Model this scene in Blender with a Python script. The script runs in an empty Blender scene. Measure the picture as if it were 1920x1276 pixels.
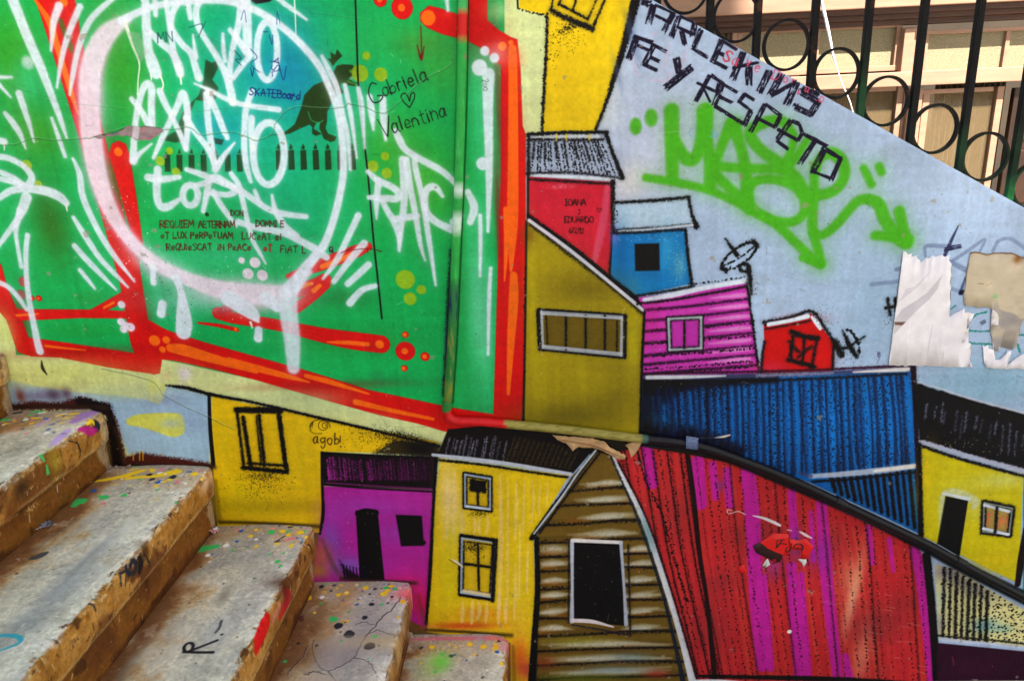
import bpy, bmesh, math, random
import numpy as np
from mathutils import Vector, Matrix

sc = bpy.context.scene
C = sc.collection
PI = math.pi
random.seed(7)

# ------------------------------------------------------------------ camera
FW, FH, FOC = 1920.0, 1276.0, 1400.0          # photograph size and focal length in its pixels
CAM = np.array([0.0, -1.85, 1.60])
d_ = FOC**2 / (448.0 - 0.045*50.0)
Nc = np.array([50.0, 448.0, -FOC]); Nc /= np.linalg.norm(Nc)      # the wall's normal, seen from the camera
Uc = np.array([-0.045*d_, d_, FOC]); Uc /= np.linalg.norm(Uc)     # up
Rc = np.cross(Nc, Uc); Rc /= np.linalg.norm(Rc)                   # along the wall
Uc = np.cross(Rc, Nc)
M3 = np.array([Rc, Nc, Uc])                                       # camera -> world (x along wall, y into wall, z up)

cam = bpy.data.cameras.new('camera'); camo = bpy.data.objects.new('camera', cam); C.objects.link(camo)
cam.sensor_width = 36.0; cam.lens = 36.0*FOC/FW; cam.clip_start = 0.02; cam.clip_end = 500
camo.matrix_world = Matrix.Translation(CAM.tolist()) @ Matrix([list(r) for r in M3]).to_4x4()
sc.camera = camo

def ray(px):
    px = np.asarray(px, float).reshape(-1, 2)
    d = np.stack([px[:, 0]-FW/2, FH/2-px[:, 1], np.full(len(px), -FOC)], 1)
    return d @ M3.T
def on_y(px, y=0.0):
    d = ray(px); t = (y-CAM[1])/d[:, 1]; return CAM + d*t[:, None]
def on_z(px, z):
    d = ray(px); t = (z-CAM[2])/d[:, 2]; return CAM + d*t[:, None]
def on_x(px, x):
    d = ray(px); t = (x-CAM[0])/d[:, 0]; return CAM + d*t[:, None]

# ------------------------------------------------------------------ light
SUN_EL, SUN_AZ = math.radians(52), math.radians(28)     # azimuth measured from straight behind the camera towards the right
sun_dir = Vector((math.sin(SUN_AZ)*math.cos(SUN_EL), -math.cos(SUN_AZ)*math.cos(SUN_EL), math.sin(SUN_EL)))
w = bpy.data.worlds.new("World"); sc.world = w; w.use_nodes = True
nt = w.node_tree; bg = nt.nodes['Background']
sky = nt.nodes.new('ShaderNodeTexSky'); sky.sky_type = 'NISHITA'; sky.sun_disc = False
sky.sun_elevation = SUN_EL; sky.sun_rotation = math.radians(180)-SUN_AZ
sky.air_density = 1.0; sky.dust_density = 3.0; sky.ozone_density = 0.6
nt.links.new(sky.outputs[0], bg.inputs[0]); bg.inputs[1].default_value = 0.05
sl = bpy.data.lights.new('sun', 'SUN'); sl.energy = 5.0; sl.angle = math.radians(0.5); sl.color = (1.0, 0.94, 0.84)
so = bpy.data.objects.new('sun', sl); C.objects.link(so)
so.rotation_euler = sun_dir.to_track_quat('Z', 'Y').to_euler(); so.location = (3, -6, 8)
vs = sc.view_settings
vs.view_transform = 'Standard'; vs.look = 'None'; vs.exposure = 2.24; vs.gamma = 1.0
sc.cycles.max_bounces = 8; sc.cycles.use_denoising = True
WALL_GAIN = (1.02, 1.02, 0.93)      # paint albedo against the photographed colours
STEP_GAIN = (1.34, 1.33, 1.27)
#PAINT-BEGIN
# ------------------------------------------------------------------ a paint kit: layers of brush, spray and marker laid on a surface measured in metres
def grid_noise(h, w, cell, rng):
    gh, gw = int(h/cell)+3, int(w/cell)+3
    g = rng.standard_normal((gh, gw)).astype(np.float32)
    y = np.arange(h, dtype=np.float32)/cell; x = np.arange(w, dtype=np.float32)/cell
    iy = y.astype(int); ix = x.astype(int); fy = y-iy; fx = x-ix
    fy = fy*fy*(3-2*fy); fx = fx*fx*(3-2*fx)
    a = g[iy][:, ix]; b = g[iy][:, ix+1]; c = g[iy+1][:, ix]; d = g[iy+1][:, ix+1]
    fx = fx[None, :]; fy = fy[:, None]
    return (a*(1-fx)+b*fx)*(1-fy)+(c*(1-fx)+d*fx)*fy
def fbm(h, w, cell, rng, octs=4, gain=0.5):
    out = np.zeros((h, w), np.float32); amp = 1.0; tot = 0
    for k in range(octs):
        if cell < 1.2: break
        out += amp*grid_noise(h, w, cell, rng); tot += amp*amp; amp *= gain; cell /= 2
    return out/math.sqrt(tot)
def sstep(x): x = np.clip(x, 0, 1); return x*x*(3-2*x)
def catmull(p, n=8):
    p = np.asarray(p, float)
    if len(p) < 3: return p
    q = np.vstack([2*p[0]-p[1], p, 2*p[-1]-p[-2]]); out = []
    t = np.linspace(0, 1, n, endpoint=False)[:, None]
    for i in range(1, len(q)-2):
        a, b, c, d = q[i-1], q[i], q[i+1], q[i+2]
        out.append(0.5*((2*b)+(c-a)*t+(2*a-5*b+4*c-d)*t**2+(3*b-a-3*c+d)*t**3))
    out.append(q[-2][None]); return np.vstack(out)

class Canvas:
    def __init__(s, x0, z0, wm, hm, res, mapper, seed, base=(200, 200, 200)):
        s.x0, s.z0, s.res, s.map = x0, z0, res, mapper
        s.W, s.H = int(wm/res), int(hm/res)
        s.wm, s.hm = s.W*res, s.H*res
        s.rng = np.random.default_rng(seed)
        s.img = np.empty((s.H, s.W, 3), np.float32); s.img[:] = np.array(base, np.float32)/255
        s.hgt = np.zeros((s.H, s.W), np.float32)
        g = s.rng.standard_normal((s.H, s.W)).astype(np.float32)
        g2 = grid_noise(s.H, s.W, 1.9, s.rng); g = 0.8*g+0.8*g2
        s.nz = 1/(1+np.exp(-1.7*g/np.std(g)))                      # about uniform, fine sputter
        s.clipm = None; s.rec = {}; s.cur = None
    def begin(s, key): s.cur = s.rec[key] = np.zeros((s.H, s.W), bool)
    def end(s): s.cur = None
    # photograph pixel -> canvas pixel
    def p(s, pts):
        pts = np.asarray(pts, float).reshape(-1, 2); q = s.map(pts)
        return np.stack([(q[:, 0]-s.x0)/s.res, (q[:, 1]-s.z0)/s.res], 1)
    def k(s, pts):
        pts = np.asarray(pts, float).reshape(-1, 2)
        a, b, c = s.p(pts), s.p(pts+[1, 0]), s.p(pts+[0, 1]); u, v = b-a, c-a
        return np.sqrt(np.abs(u[:, 0]*v[:, 1]-u[:, 1]*v[:, 0]))
    def box(s, q, m):
        x0 = max(0, int(q[:, 0].min()-m)); x1 = min(s.W, int(q[:, 0].max()+m)+2)
        y0 = max(0, int(q[:, 1].min()-m)); y1 = min(s.H, int(q[:, 1].max()+m)+2)
        return (x0, x1, y0, y1) if x1 > x0 and y1 > y0 else None
    def put(s, b, a, col, h=0.0):
        x0, x1, y0, y1 = b
        if s.clipm is not None: a = a*s.clipm[y0:y1, x0:x1]
        if s.cur is not None: s.cur[y0:y1, x0:x1] |= a > 0.45
        c = np.asarray(col, np.float32)
        if c.ndim == 1: c = c[None, None]/255
        r = s.img[y0:y1, x0:x1]; r += (c-r)*a[..., None]
        if h: s.hgt[y0:y1, x0:x1] = np.maximum(s.hgt[y0:y1, x0:x1]*(1-0.3*a), h*a)
    def inside(s, q, b):
        x0, x1, y0, y1 = b
        yy = np.arange(y0, y1)+0.5; xx = np.arange(x0, x1)+0.5
        m = np.zeros((y1-y0, x1-x0), bool)
        for (ax, ay), (bx, by) in zip(q, np.roll(q, -1, 0)):
            if ay == by: continue
            rows = np.nonzero((yy >= min(ay, by)) & (yy < max(ay, by)))[0]
            if not len(rows): continue
            xc = ax+(yy[rows]-ay)*(bx-ax)/(by-ay)
            m[rows] ^= xx[None, :] > xc[:, None]
        return m
    def seg(s, f, b, p0, p1, r0, r1, reach):
        x0, x1, y0, y1 = b; m = max(r0, r1)+reach
        ax = max(x0, int(min(p0[0], p1[0])-m)); bx = min(x1, int(max(p0[0], p1[0])+m)+2)
        ay = max(y0, int(min(p0[1], p1[1])-m)); by = min(y1, int(max(p0[1], p1[1])+m)+2)
        if bx <= ax or by <= ay: return
        X = np.arange(ax, bx, dtype=np.float32)[None, :]+0.5-p0[0]; Y = np.arange(ay, by, dtype=np.float32)[:, None]+0.5-p0[1]
        dx, dy = p1[0]-p0[0], p1[1]-p0[1]; L = dx*dx+dy*dy
        t = np.clip((X*dx+Y*dy)/L, 0, 1) if L > 1e-6 else np.zeros((by-ay, bx-ax), np.float32)
        d = np.hypot(X-t*dx, Y-t*dy)-(r0+(r1-r0)*t)
        v = f[ay-y0:by-y0, ax-x0:bx-x0]; np.minimum(v, d, out=v)
    def cover(s, f, soft, spk, b, a):
        x0, x1, y0, y1 = b
        if spk:
            c = np.clip(0.56-f/(spk*1.9), 0, 1.25)
            return a*np.clip((c-s.nz[y0:y1, x0:x1])*4+0.5, 0, 1)*(f < spk*1.5)
        return a*sstep(0.5-f/soft)
    # filled outline
    def F(s, pts, col, soft=1.6, a=1.0, smooth=False, spk=0, h=0.0, wob=0.0):
        pts = np.asarray(pts, float).reshape(-1, 2)
        if smooth: pts = catmull(np.vstack([pts, pts[:1]]), 6)
        q = s.p(pts); reach = max(soft, spk*2)+3; b = s.box(q, reach)
        if b is None: return
        f = np.full((b[3]-b[2], b[1]-b[0]), 1e3, np.float32)
        for p0, p1 in zip(q, np.roll(q, -1, 0)): s.seg(f, b, p0, p1, 0, 0, reach)
        m = s.inside(q, b); f = np.where(m, -f, f)
        if wob: f = f+wob*grid_noise(f.shape[0], f.shape[1], 9, s.rng)
        s.put(b, s.cover(f, soft, spk, b, a), col, h)
    def clip(s, pts=None):
        s.clipm = None
        if pts is None: return
        q = s.p(pts); b = (0, s.W, 0, s.H); s.clipm = s.inside(q, b).astype(np.float32)
    # stroke: w one width or one per point
    def S(s, pts, w, col, soft=2.5, a=1.0, smooth=True, spk=0, halo=0.0, h=0.0, n=7):
        pts = np.asarray(pts, float).reshape(-1, 2)
        ws = np.broadcast_to(np.asarray(w, float).ravel(), (len(pts),)) if np.size(w) in (1, len(pts)) else np.interp(np.linspace(0, 1, len(pts)), np.linspace(0, 1, np.size(w)), w)
        pw = np.column_stack([pts, ws])
        if smooth: pw = catmull(pw, n)
        q = s.p(pw[:, :2]); r = np.maximum(pw[:, 2]*s.k(pw[:, :2])/2, 0.18)
        reach = max(soft*(4 if halo else 1), spk*2, 8 if spk else 0)+2; b = s.box(q, r.max()+reach)
        if b is None: return
        f = np.full((b[3]-b[2], b[1]-b[0]), 1e3, np.float32)
        if len(q) == 1: s.seg(f, b, q[0], q[0], r[0], r[0], reach)
        for i in range(len(q)-1): s.seg(f, b, q[i], q[i+1], r[i], r[i+1], reach)
        if spk and not halo and sum(np.atleast_1d(col)[:3]) < 80: s.put(b, 0.22*np.exp(-np.maximum(f, 0)/2.6)*(f < reach), col)
        if halo:
            s.put(b, halo*np.exp(-np.maximum(f, 0)/(soft*1.3))*(f < 900), col)
        s.put(b, s.cover(f, soft, spk, b, a), col, h)
    def C(s, x, y, r, col, soft=2.0, a=1.0, spk=0, halo=0.0, h=0.0): s.S([x, y], 2*r, col, soft, a, False, spk, halo, h)
    # beads along a line
    def D(s, pts, r, gap, col, jit=0.6, a=1.0, smooth=True, drop=0.08, soft=1.3):
        pts = np.asarray(pts, float).reshape(-1, 2)
        if smooth: pts = catmull(pts, 8)
        q = s.p(pts); kk = s.k(pts[:1])[0]; r, gap = r*kk, gap*kk
        L = np.r_[0, np.cumsum(np.hypot(*np.diff(q, axis=0).T))]
        t = np.arange(0, L[-1], gap); t = t+s.rng.normal(0, gap*0.2, len(t))
        x = np.interp(t, L, q[:, 0]); y = np.interp(t, L, q[:, 1])
        b = s.box(q, r*3+4)
        if b is None: return
        f = np.full((b[3]-b[2], b[1]-b[0]), 1e3, np.float32)
        for xx, yy in zip(x, y):
            if s.rng.random() < drop: continue
            rr = r*(0.45+0.9*s.rng.random()); xx += s.rng.normal(0, jit*kk); yy += s.rng.normal(0, jit*kk)
            e = s.rng.normal(0, r*0.7, 2); s.seg(f, b, (xx, yy), (xx+e[0], yy+e[1]), rr, rr*0.6, soft+1)
        s.put(b, s.cover(f, soft, 0, b, a), col)
    # soft cloud
    def G(s, x, y, rx, ry, col, a=0.5, rot=0.0, grain=0.0):
        q = s.p([x, y])[0]; kk = s.k([x, y])[0]; rx, ry = rx*kk, ry*kk; m = 2.4*max(rx, ry)
        b = s.box(np.array([q]), m)
        if b is None: return
        X = np.arange(b[0], b[1], dtype=np.float32)[None]-q[0]; Y = np.arange(b[2], b[3], dtype=np.float32)[:, None]-q[1]
        c, si = math.cos(rot), math.sin(rot); u = (X*c-Y*si)/rx; v = (X*si+Y*c)/ry
        g = a*np.exp(-(u*u+v*v))
        if grain: g = np.clip((g-s.nz[b[2]:b[3], b[0]:b[1]]*grain)*3, 0, 1)
        s.put(b, g, col)
    # dry brush, straight
    def B(s, p0, p1, w, col, dry=0.45, a=1.0, cell=(22, 1.6)):
        q = s.p([p0, p1]); kk = s.k([p0])[0]; wd = w*kk; b = s.box(q, wd+4)
        if b is None: return
        d = q[1]-q[0]; L = math.hypot(*d)+1e-6; d = d/L
        X = np.arange(b[0], b[1], dtype=np.float32)[None]+0.5-q[0][0]; Y = np.arange(b[2], b[3], dtype=np.float32)[:, None]+0.5-q[0][1]
        u = X*d[0]+Y*d[1]; v = -X*d[1]+Y*d[0]
        T = grid_noise(160, 400, 2.0, s.rng)
        iu = np.clip((u+10)/cell[0]*6, 0, 398).astype(int); iv = np.clip((v+wd)/cell[1]*3, 0, 158).astype(int)
        n = T[iv, iu]; T2 = grid_noise(160, 400, 3.0, s.rng); e = T2[iv, 5]*wd*0.10; e2 = T2[iv, 90]*wd*0.16
        inside = sstep((wd/2-np.abs(v)+0.35*T2[20, iu])/1.4)*sstep((u-e+1)/2)*sstep((L-u-e2+1)/2)
        edge = np.abs(v)/(wd/2)
        k = np.clip((n+1.9-dry*2.6*(1-0.75*edge)-0.9*dry*np.clip(u/L, 0, 1))*2.2, 0, 1)
        s.put(b, a*inside*k, col)
    # specks
    def SP(s, x, y, rx, ry, n, col, r=(0.4, 1.1), a=0.95, soft=1.0):
        rng = s.rng
        for _ in range(n):
            s.C(x+rng.normal()*rx, y+rng.normal()*ry, rng.uniform(*r), col, soft, a)
    # handwriting
    def T(s, text, x, y, size, rot, w, col, adv=0.78, slant=0.0, a=0.95, spk=0, jit=0.028):
        c, si = math.cos(rot), math.sin(rot); px = 0.0; w = w*(1.16 if w < 1.95 else 1.0)
        for ch in text:
            if ch == ' ': px += 0.5; continue
            wd, lines = FONT.get(ch, FONT['o'])
            for ln in lines:
                pts = np.array(ln, float).reshape(-1, 2); pts = pts+s.rng.normal(0, jit, pts.shape)
                X = (pts[:, 0]*wd+px+slant*pts[:, 1])*size; Y = -pts[:, 1]*size
                s.S(np.column_stack([x+X*c-Y*si, y+X*si+Y*c]), w*s.rng.uniform(.7, 1.4, len(pts))*s.rng.uniform(.85, 1.2), col, 1.3, a*s.rng.uniform(.72, 1.05), len(pts) > 2, spk)
            px += wd+(adv-0.62)+s.rng.normal(0, .02); y += s.rng.normal(0, .02)*size
    def pixels(s, gain=(1, 1, 1)):
        lin = np.where(s.img <= 0.04045, s.img/12.92, ((s.img+0.055)/1.055)**2.4)*np.array(gain, np.float32)
        lin = np.clip(lin, 0.004, 0.93)
        return np.where(lin <= 0.0031308, lin*12.92, 1.055*lin**(1/2.4)-0.055).astype(np.float32)

def arc(cx, cy, rx, ry, a0, a1, n=10):
    t = np.radians(np.linspace(a0, a1, n)); return np.column_stack([cx+rx*np.cos(t), cy+ry*np.sin(t)]).ravel().tolist()
O_ = arc(.5, .5, .5, .5, 80, 440, 12)
FONT = {
 'A': (.62, [[0, 0, .5, 1, 1, 0], [.2, .38, .8, .38]]), 'B': (.55, [[0, 0, 0, 1], [0, 1, .8, .9, .75, .6, 0, .53], [0, .53, .95, .4, .85, .05, 0, 0]]),
 'C': (.6, [[1, .85, .5, 1, 0, .5, .5, 0, 1, .15]]), 'D': (.6, [[0, 0, 0, 1], [0, 1, .8, .85, 1, .45, .7, .08, 0, 0]]),
 'E': (.5, [[1, 1, 0, 1], [0, 1, 0, 0], [0, 0, 1, 0], [0, .52, .8, .52]]), 'F': (.5, [[1, 1, 0, 1], [0, 1, 0, 0], [0, .52, .8, .52]]),
 'G': (.7, [[1, .85, .6, 1, .1, .75, 0, .4, .3, .02, .8, .1, .85, .42, .5, .42]]), 'H': (.6, [[0, 0, 0, 1], [1, 0, 1, 1], [0, .5, 1, .5]]),
 'I': (.3, [[.5, 0, .5, 1], [0, 1, 1, 1], [0, 0, 1, 0]]), 'J': (.45, [[.2, 1, .8, 1], [.7, 1, .75, .3, .4, 0, 0, .2]]), 'K': (.55, [[0, 0, 0, 1], [.9, 1, 0, .45], [.25, .55, 1, 0]]),
 'L': (.5, [[0, 1, 0, 0], [0, 0, 1, 0]]), 'M': (.75, [[0, 0, .12, 1], [.12, 1, .5, .35], [.5, .35, .88, 1], [.88, 1, 1, 0]]), 'N': (.62, [[0, 0, 0, 1], [0, 1, 1, 0], [1, 0, 1, 1]]),
 'O': (.68, [O_]), 'P': (.55, [[0, 0, 0, 1], [0, 1, .9, .88, .85, .55, 0, .48]]), 'Q': (.6, [O_, [.6, .3, 1.1, -.1]]),
 'R': (.58, [[0, 0, 0, 1], [0, 1, .9, .88, .85, .58, 0, .48], [.3, .48, 1, 0]]), 'S': (.55, [[1, .88, .5, 1, .05, .78, .5, .5, .95, .24, .5, 0, 0, .12]]),
 'T': (.58, [[0, 1, 1, 1], [.5, 1, .5, 0]]), 'U': (.6, [[0, 1, .05, .3, .5, 0, .95, .3, 1, 1]]), 'V': (.6, [[0, 1, .5, 0], [.5, 0, 1, 1]]), 'X': (.6, [[0, 1, 1, 0], [0, 0, 1, 1]]), 'Y': (.6, [[0, 1, .5, .5], [1, 1, .5, .5], [.5, .5, .5, 0]]),
 'a': (.48, [[.9, .55, .5, .65, .05, .4, .2, .05, .6, .05, .9, .4], [.9, .62, .92, .1, 1.1, 0]]), 'b': (.45, [[0, 1.1, 0, 0], [0, .35, .5, .62, .95, .35, .6, .02, 0, .08]]), 'd': (.48, [[1, 1.1, 1, 0], [1, .4, .5, .62, .05, .3, .4, .0, 1, .15]]),
 'e': (.46, [[.05, .32, .9, .36, .8, .6, .4, .62, .05, .32, .3, .02, .9, .1]]), 'g': (.48, [[.95, .5, .5, .64, .05, .35, .4, .05, .9, .3], [.95, .6, .95, -.2, .5, -.4, .1, -.25]]),
 'i': (.16, [[.5, .6, .5, 0], [.5, .85, .5, .9]]), 'k': (.5, [[0, 0, 0, 1], [.9, .65, 0, .3], [.3, .38, 1, 0]]), 'l': (.18, [[.5, 1.1, .5, 0]]), 'm': (.7, [[0, .6, 0, 0], [0, .4, .3, .62, .5, .4, .5, 0], [.5, .4, .8, .62, 1, .4, 1, 0]]),
 'n': (.46, [[.05, .62, .05, 0], [.05, .4, .5, .63, .95, .4, .95, 0]]), 'o': (.46, [arc(.5, .32, .5, .32, 80, 440, 10)]), 'q': (.48, [[.95, .5, .5, .64, .05, .35, .4, .05, .9, .3], [.95, .6, .95, -.35]]),
 'r': (.36, [[.05, .62, .05, 0], [.05, .35, .5, .62, 1, .58]]), 's': (.42, [[.95, .55, .5, .64, .1, .48, .9, .2, .5, 0, .05, .1]]), 't': (.38, [[.45, 1.0, .45, .1, .9, 0], [0, .66, 1, .66]]), 'u': (.46, [[.05, .62, .1, .1, .5, 0, .9, .2, .95, .62], [.95, .6, 1, 0]]), 'v': (.46, [[0, .62, .5, 0], [.5, 0, 1, .62]]), 'c': (.44, [[.95, .55, .5, .64, .05, .32, .4, .0, .95, .1]]),
 'x': (.46, [[0, .62, 1, 0], [0, 0, 1, .62]]), '1': (.2, [[0, .8, .6, 1], [.6, 1, .6, 0]]), '2': (.45, [[.05, .8, .5, 1, .9, .75, .05, 0], [.05, 0, 1, 0]]), '6': (.45, [[.9, .95, .2, .6, .1, .15, .6, 0, .9, .3, .4, .5, .1, .3]]),
 '/': (.3, [[0, -.05, 1, 1.05]]), '!': (.14, [[.5, 1.1, .5, .35], [.5, .05, .5, 0]]), '.': (.12, [[.5, 0, .5, .05]]), '-': (.3, [[0, .4, 1, .4]]),
}
# ------------------------------------------------------------------ the mural (coordinates are those of the photograph, put onto the wall plane)
BLK = (9, 7, 11); WHT = (214, 225, 246); LAV = (226, 213, 236); RED = (206, 14, 10); ORG = (244, 98, 8); GRN = (14, 166, 82)
PALE = (204, 214, 152); SKYB = (162, 183, 219)
HOUSE = {   # outlines shared by the paint and by the painted parts of the wall
 'tall': [972,-40, 974,16, 1027,29, 1021,150, 1016,247, 1116,247, 1136,190, 1166,108, 1196,-2, 1207,-40],
 'red_roof': [990,253, 1136,249, 1167,333, 1155,338, 988,326], 'red': [990,331, 1149,341, 1149,440, 1143,526, 990,408],
 'olive': [988,413, 1210,582, 1204,700, 1200,822, 982,806, 985,600], 'olive_win': [1013,583, 1168,593, 1167,667, 1016,652],
 'cyan_roof': [1149,381, 1292,371, 1306,424, 1149,431], 'cyan': [1149,436, 1285,428, 1298,531, 1182,556, 1145,526], 'cyan_win': [1190,457, 1236,456, 1237,507, 1191,508],
 'pink': [1196,558, 1400,531, 1412,610, 1422,701, 1205,707, 1211,585], 'pink_win': [1253,597, 1315,594, 1315,653, 1255,656],
 'hut': [1432,607, 1521,588, 1562,641, 1561,696, 1427,701, 1433,640], 'hut_win': [1482,622, 1534,632, 1525,686, 1478,676],
 'bluebig': [1205,709, 1707,690, 1724,872, 1724,1000, 1640,960, 1510,900, 1380,862, 1290,842, 1204,836],
 'dark_roof': [1710,716, 1800,743, 1920,776, 2000,798, 2600,960, 2600,1085, 2000,905, 1920,884, 1800,846, 1725,826],
 'lemon': [1725,836, 1800,862, 1918,893, 1914,1000, 1908,1092, 1725,1002], 'lemon_door': [1773,929, 1815,938, 1799,1042, 1757,1018], 'lemon_win': [1845,941, 1898,952, 1892,1002, 1843,996],
 'mustard': [397,742, 620,788, 822,828, 822,850, 605,846, 604,998, 408,990, 399,870], 'mustard_win': [443,766, 526,768, 538,880, 456,876],
 'purple_roof': [603,848, 818,858, 815,918, 607,909], 'purple': [606,911, 815,918, 808,1040, 800,1176, 776,1166, 700,1112, 584,1096, 600,990], 'purple_door': [667,956, 708,956, 721,1086, 675,1086], 'purple_win': [742,964, 791,966, 795,1022, 752,1023],
 'corn_roof': [840,804, 960,792, 1118,836, 1073,888, 819,855], 'corn': [826,860, 1067,890, 1000,1002, 1004,1140, 996,1300, 958,1300, 957,1204, 800,1184, 812,960], 'corn_win_a': [872,888, 919,896, 919,955, 872,949], 'corn_win_b': [866,1006, 928,1014, 922,1120, 864,1111],
 'brown': [1121,846, 1150,856, 1205,965, 1246,1085, 1275,1190, 1300,1300, 996,1300, 1004,1140, 1002,1010, 1072,892], 'brown_win': [1074,1012, 1166,1014, 1176,1172, 1071,1164],
 'barn': [1150,850, 1200,836, 1295,852, 1390,872, 1560,948, 1720,1024, 1738,1052, 1754,1300, 1312,1300, 1278,1190, 1250,1085, 1207,965],
 'cream': [1752,1056, 1790,1066, 1920,1142, 2000,1185, 2600,1500, 2600,1400, 2000,1222, 1920,1212, 1760,1195], 'plum': [1756,1204, 1920,1220, 2600,1340, 2600,1700, 1760,1700],
 'dino': None,
}
_f = 3.9875
HOUSE['dino'] = (np.array([90,1012,200,1000,290,930,340,800,362,710,430,640,520,600,592,580,580,540,604,492,650,482,720,486,750,512,778,552,760,576,720,566,690,592,722,612,757,622,740,646,690,640,640,618,632,650,657,690,642,702,620,682,600,722,560,782,532,840,532,900,520,960,540,1000,602,1022,592,1052,560,1062,510,1042,490,1002,470,962,480,912,450,922,430,962,492,1002,450,1016,420,1002,420,952,400,932,330,962,250,1000,190,1012], float).reshape(-1, 2)/_f+[480, 0]).ravel().tolist()

def stripes(c, top, bot, n, fn):
    top = catmull(np.array(top, float).reshape(-1, 2), 8); bot = catmull(np.array(bot, float).reshape(-1, 2), 8)
    def at(p, t):
        L = np.r_[0, np.cumsum(np.hypot(*np.diff(p, axis=0).T))]; L /= L[-1]
        return np.array([np.interp(t, L, p[:, 0]), np.interp(t, L, p[:, 1])])
    for i in range(n):
        t = (i+0.5)/n+c.rng.normal(0, 0.12/n); fn(i, at(top, t), at(bot, t))
def window(c, q, frame=(190, 195, 205), w=5, bw=5, fill=BLK, fa=1.0, spk=1.6):
    q = np.array(q, float).reshape(-1, 2); cl = np.vstack([q, q[:1]]); ctr = q.mean(0)
    if fill is not None: c.F(q, fill, 2, fa)
    c.S((cl-ctr)*1.05+ctr, bw+1, BLK, 2, 0.95, False, spk)
    if frame is not None:
        for a, b in zip(cl[:-1], cl[1:]): c.S([*(a*.97+ctr*.03), *(b*.97+ctr*.03)], [w*0.8, w], frame, 2.5, 0.92, False, 0)
        inner = (cl-ctr)*0.86+ctr; c.S(inner, bw*0.4, BLK, 2, 0.8, False, 1.3)

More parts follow.
